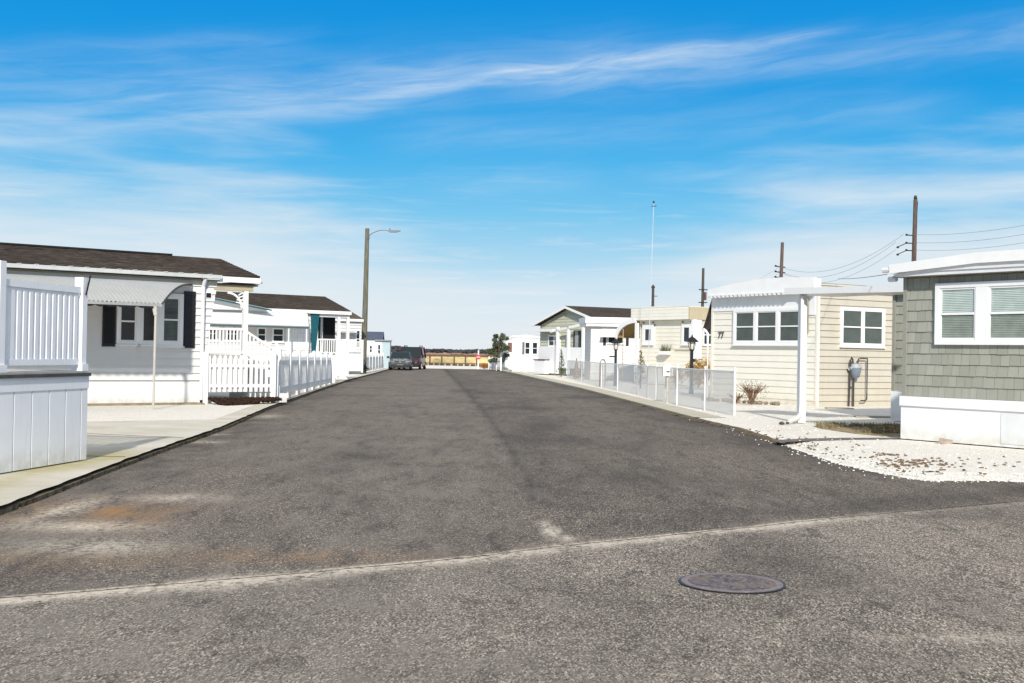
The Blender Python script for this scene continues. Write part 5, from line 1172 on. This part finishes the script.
# ------------------------------------------------------------------ cars
def car(label, loc, rz, L, Wd, H, paint, suv=False, name='parked_car'):
    """front looks to local -y; origin under the front bumper centre"""
    t = thing(name, label, 'car', loc, rz, 'cars parked at the far left kerb')
    hw = Wd / 2; hb = 0.98 if suv else 0.90; hood = 1.05 if suv else 0.92
    sec = [(0.0, .35, .55, .70), (0.06, .28, .66, .84), (0.5, .24, hood * .86, .95), (1.15, .22, hood, 1.0), (L * .5, .22, hb + .02, 1.0), (L * .85, .24, hb + .04, 1.0), (L - .08, .3, hb, .93), (L, .4, hb * .8, .84)]
    def loft(secs, mb):
        rings = []
        for (y, z0, z1, kx) in secs:
            x = hw * kx; rings.append([(-x * .94, y, z0), (-x, y, z0 + .12), (-x, y, (z0 + z1) * .55), (-x * .93, y, z1 - .03), (-x * .72, y, z1 + .03), (x * .72, y, z1 + .03), (x * .93, y, z1 - .03), (x, y, (z0 + z1) * .55), (x, y, z0 + .12), (x * .94, y, z0)])
        n = len(rings[0]); i = len(mb.v)
        for r_ in rings: mb.v += r_
        for a in range(len(rings) - 1):
            for b in range(n): mb.f.append((i + a * n + b, i + a * n + (b + 1) % n, i + (a + 1) * n + (b + 1) % n, i + (a + 1) * n + b))
        mb.f.append(tuple(i + k for k in range(n))); mb.f.append(tuple(i + (len(rings) - 1) * n + k for k in reversed(range(n))))
    mb = MB(); loft(sec, mb)
    y0, y1 = (1.25, 1.95); e = L - (.25 if suv else .35)
    rt = H; rw = hw * (.80 if suv else .74)
    # cabin pillars + roof
    mb.prism([(-rw, rt - .05), (-rw * .85, rt), (rw * .85, rt), (rw, rt - .05)], y1, e - .25, 'y')
    for s_ in (-1, 1):
        mb.beam((s_ * hw * .90, y0, hood), (s_ * rw, y1, rt - .03), .07, .06); mb.beam((s_ * hw * .93, e, hb), (s_ * rw, e - .3, rt - .03), .1, .1); mb.beam((s_ * hw * .95, L * .52, hb), (s_ * rw, L * .5, rt - .03), .05, .09)
    mb.build('body', paint, t, False)
    mb = MB(); a = hw * .88; b = rw * .96; zt = rt - .04
    mb.poly([(-a, y0 + .02, hood + .02), (a, y0 + .02, hood + .02), (b, y1, zt), (-b, y1, zt)]); mb.build('windshield', GLASSD, t)
    mb = MB()
    for s_ in (-1, 1): mb.poly([(s_ * hw * .91, y0 + .1, hb), (s_ * hw * .92, e, hb), (s_ * rw * .98, e - .3, zt), (s_ * rw * .98, y1, zt)])
    mb.poly([(-a, e, hb), (a, e, hb), (b, e - .3, zt), (-b, e - .3, zt)]); mb.build('side_glass', GLASSD, t)
    for s_ in (-1, 1):
        for yy in (.85, L - .85):
            wh = MB(); n = 18; x = s_ * (hw - .10)
            wh.tube([(x - s_ * .1, yy, .33), (x + s_ * .115, yy, .33)], .33, n); wo_ = wh.build('wheel', RUBBER, t)
            wh = MB(); wh.tube([(x + s_ * .116, yy, .33), (x + s_ * .125, yy, .33)], .20, n); wh.build('rim', CHROME, wo_)
        hl = MB(); hl.prism([(s_ * hw * .50, .62), (s_ * hw * .82, .66), (s_ * hw * .80, .78), (s_ * hw * .54, .74)], -.02, .12, 'y'); hl.build('headlight', CHROME, t)
        mr = MB(); mr.box(s_ * hw * .97, s_ * (hw + .2), 1.45, 1.55, hood + .03, hood + .2); mr.build('mirror', BLACK, t)
    gr = MB(); gr.box(-hw * .58, hw * .58, -.04, .05, .60, .78); go = gr.build('grille', CHROME, t)
    for s_ in (-1, 1): gr = MB(); gr.box(s_ * .07, s_ * hw * .48, -.055, -.038, .635, .735); gr.build('grille_opening', BLACK, go)
    gr = MB(); gr.box(-hw * .8, hw * .8, -.05, .08, .20, .46); gr.build('bumper', BLACK, t)
    gr = MB(); gr.box(-.26, .26, -.07, -.05, .40, .50); gr.build('number_plate', mat('plate_blank', (.12, .12, .11), .5, .05, 3), t)
    if suv:
        for s_ in (-1, 1): rr = MB(); rr.tube([(s_ * rw * .85, y1 + .2, rt), (s_ * rw * .85, y1 + .25, rt + .09), (s_ * rw * .85, e - .5, rt + .09), (s_ * rw * .85, e - .4, rt)], .035, 6); rr.build('roof_rail', BLACK, t)
    return t
car('dark grey car parked facing the camera at the far left kerb', (-8.98, 96.6, 0), 4, 4.3, 1.86, 1.50, CARGREY)
car('taller dark red car with roof rails parked behind the grey one', (-8.75, 101.6, 0), -3, 4.7, 1.98, 1.93, CARRED, True)

# ------------------------------------------------------------------ far end: rail fence, timber bumpers, sign, shrubs
rfn = thing('rail_fence', 'brown wooden rail fence between the road end and the marsh', 'fence', (-8, 139, 0))
for k in range(14):
    x = -13.5 + k * 1.36 + random.uniform(-.1, .1); mb = MB(); mb.box(x + 8 - .08, x + 8 + .08, -.08, .08, -.2, 1.22); mb.build('post', FWOOD, rfn)
for z in (1.12, 0.25):
    mb = MB(); mb.beam((-6, -.1, z), (12.5, -.1, z + .02), .05, .22 if z > 1 else .1); mb.build('rail', FWOOD, rfn)
TB = mat('dark_bumper', (.06, .05, .045), .9, .3, 4)
for k in range(13):
    mb = MB(); mb.box(-.22, .22, -.1, .1, 0, .22); mb.box(-.26, -.2, -.12, .12, 0, .16); mb.box(.2, .26, -.12, .12, 0, .16); o = mb.build('parking_bumper', TB); x = -10.6 + k * .70 + random.uniform(-.06, .06); y = 137.0
    o.location = (x, y - k * .3, .01); o.rotation_euler = (0, 0, random.uniform(-.1, .1)); o['label'] = 'low dark parking bumper block in the row before the rail fence'; o['category'] = 'parking bumper'; o['group'] = 'row of dark parking bumpers at the road end'
sg = thing('road_sign', 'small red sign with a white bar on a white post at the road end', 'sign', (-3.12, 112.4, 0))
mb = MB(); mb.box(-.06, .06, -.06, .06, 0, 1.75); mb.build('post', WHITE, sg)
mb = MB(); mb.tube([(0, -.09, 1.12), (0, -.07, 1.12)], .22, 16); so = mb.build('sign_disc', RED, sg)
mb = MB(); mb.box(-.15, .15, -.10, -.091, 1.09, 1.15); mb.build('white_bar', WHITE, so)
def evergreen(label, loc, h, rad, n=2200):
    t = thing('evergreen_tree', label, 'tree', loc)
    mb = MB(); mb.tube([(0, 0, 0), (.05, 0, h * .4), (-.03, 0, h * .8)], [.09, .06, .03], 8)
    cl_ = []
    for k in range(34):
        z = h * random.uniform(.22, .96); q = (1 - abs(z / h - .5) * 1.1); a = random.uniform(0, 6.28); r = rad * max(.25, q) * random.uniform(.35, 1.0); cl_.append((r * math.cos(a), r * math.sin(a), z))
        mb.tube([(0, 0, z * .75), cl_[-1]], [.03, .012], 5)
    mb.build('trunk', BARK, t)
    mb = MB()
    for c in cl_: leaves(mb, c, (.27, .27, .22), n // 34, .075)
    mb.build('crown', LEAF, t); return t
evergreen('dark evergreen tree with open crown beside the farthest trailer', (-1.15, 104.2, LZ), 3.15, 1.2, 5600)
def shrub(label, loc, h, rad, m, n=300, size=.06, twigs=14, name='shrub', tw=BARK, spike=False):
    t = thing(name, label, 'shrub', loc)
    mb = MB()
    for k in range(twigs):
        a = random.uniform(0, 6.28); r = rad * random.uniform(.2, 1); p = (r * .35 * math.cos(a), r * .35 * math.sin(a), h * .45); q = (r * math.cos(a), r * math.sin(a), h * random.uniform(.6, 1))
        mb.tube([(0, 0, 0), p, q], [.012, .008, .004], 4)
        for _ in range(3):
            aa_ = a + random.uniform(-.9, .9); l = random.uniform(.1, .3) * h; mb.tube([p, (p[0] + l * math.cos(aa_), p[1] + l * math.sin(aa_), p[2] + l)], [.006, .003], 4)
    mb.build('stems', tw, t)
    if n:
        mb = MB(); leaves(mb, (0, 0, h * .55), (rad, rad, h * .45), n, size); mb.build('leaves', m, t)
    return t
shrub('bare twiggy brown shrub before the triple window of the cream house', (7.35, 36.6, LZ), 0.75, 0.55, DEBRIS, 240, .028, 46, 'bare_shrub', TWIG)
shrub('bare low stems at the left end of the stone edging under the cream wall', (6.95, 37.1, LZ), 0.35, 0.4, DEBRIS, 120, .025, 20, 'bare_shrub', TWIG)
shrub('rust orange ornamental grass clump behind the tall lantern', (8.35, 53.5, LZ), 1.40, 0.65, DRYGRASS, 1000, .08, 60, 'ornamental_grass', DRYGRASS)
shrub('lower tan ornamental grass left of the tall lantern', (7.35, 53.5, LZ), 0.95, 0.45, DRYGRASS, 420, .06, 40, 'ornamental_grass', DRYGRASS)
shrub('orange dry shrub at the foot of the far right fence', (-2.55, 112, 0), 0.6, 0.5, mat('orange_twig', (.35, .13, .03), .9, .4, 6), 420, .07, 20)
shrub('low dark shrub beside the orange one at the road end', (-2.0, 111, 0), 0.45, 0.35, LEAF2, 160, .05, 10)
def conifer(label, loc, h, rad, m=LEAF2, pot=None):
    t = thing('small_conifer', label, 'shrub', loc)
    mb = MB(); mb.tube([(0, 0, 0), (0, 0, h * .9)], [.03, .01], 6); mb.build('stem', BARK, t); mb = MB()
    for k in range(9):
        z = h * (.18 + .8 * k / 9); r = rad * (1 - k / 9.5) * random.uniform(.7, 1.2); leaves(mb, (random.uniform(-.08, .08) * rad, 0, z), (r, r, h * .09), int(70 * (1.1 - k / 10)), .05)
    mb.build('foliage', m, t); return t
conifer('small ragged conifer by the white post of the pale cream house', (5.65, 52.5, LZ), 1.75, 0.38, mat('olive_conifer', (.11, .09, .035), .9, .5, 6))
conifer('tiny conifer in front of the gabled house porch', (3.15, 76.0, LZ), 1.9, 0.38)
rc = thing('folded_umbrella', 'folded rust-orange patio umbrella by the gabled house fence', 'umbrella', (3.85, 71.2, LZ))
mb = MB(); mb.lathe([(.05, .0), (.17, .05), (.15, .55), (.08, .9), (.02, 1.15)], (0, 0, 0), 8); mb.build('canopy', mat('faded_rust_canvas', (.22, .085, .03), .8, .3, 6), rc)
mb = MB(); mb.tube([(0, 0, 0), (0, 0, 1.22)], .02, 6); mb.build('pole', PIPE, rc)
conifer('narrow dark conifer right of the folded umbrella', (4.15, 71.0, LZ), 1.15, 0.16)
# stone edging at the foot of the cream house
a = R(30.8)
for k in range(22):
    yl = 0.9 + k * 0.17; xl = -0.75 + 0.12 * math.sin(k); x = 9.22 + xl * math.cos(a) - yl * math.sin(a); y = 36.21 + xl * math.sin(a) + yl * math.cos(a); r = random.uniform(.08, .12)
    mb = MB(); mb.blob((0, 0, .05), (r, r * .8, r * .7), 1, .25); o = mb.build('edging_stone', STONE); o.location = (x, y, LZ - .02); o.rotation_euler = (0, 0, random.uniform(0, 3))
    o['label'] = 'brown edging stone in the row under the triple window of the cream house'; o['category'] = 'stone'; o['group'] = 'stone edging under the cream house wall'
for (x, y, s_) in ((9.55, 35.0, 1), (9.1, 30.1, 1.3)):
    mb = MB(); mb.prism([(-.4 * s_, -.25), (.4 * s_, -.2), (.35 * s_, .25), (-.35 * s_, .2)], 0, .03, 'z'); o = mb.build('stepping_stone', mat('stepping_stone', (.3, .27, .22), .9, .2, 4)); o.location = (x, y, LZ - .02)
    o['label'] = 'flat grey stepping stone close to the side wall of the cream house' if s_ == 1 else 'larger flat stepping stone before the dry grass patch'; o['category'] = 'stepping stone'

# ------------------------------------------------------------------ manhole
mh = thing('manhole_cover', 'round rusty iron manhole cover with a pale rim set in the asphalt', 'manhole cover', (1.49, 8.0, 0))
def ring(mb, r0, r1, z0, z1, n=64):
    i = len(mb.v)
    for k in range(n):
        a = 2 * math.pi * k / n; c, s_ = math.cos(a), math.sin(a)
        mb.v += [(r0 * c, r0 * s_, z0), (r0 * c, r0 * s_, z1), (r1 * c, r1 * s_, z1), (r1 * c, r1 * s_, z0)]
    for k in range(n):
        a = i + k * 4; b = i + ((k + 1) % n) * 4
        for j in range(3): mb.f.append((a + j, b + j, b + j + 1, a + j + 1))
mb = MB(); ring(mb, .29, .335, -.01, .006); mb.build('rim', MANH, mh)
mb = MB(); ring(mb, .335, .352, -.02, .0035); mb.build('gap', BLACK, mh)
mb = MB(); mb.lathe([(.289, -.01), (.289, .006)], (0, 0, 0), 64)
mb.build('lid', LID, mh)
for o in bpy.data.objects:
    if o.get('kind') == 'structure' or o.parent: 
        for k in ('category',):
            if k in o and o.get('kind') == 'structure': del o[k]
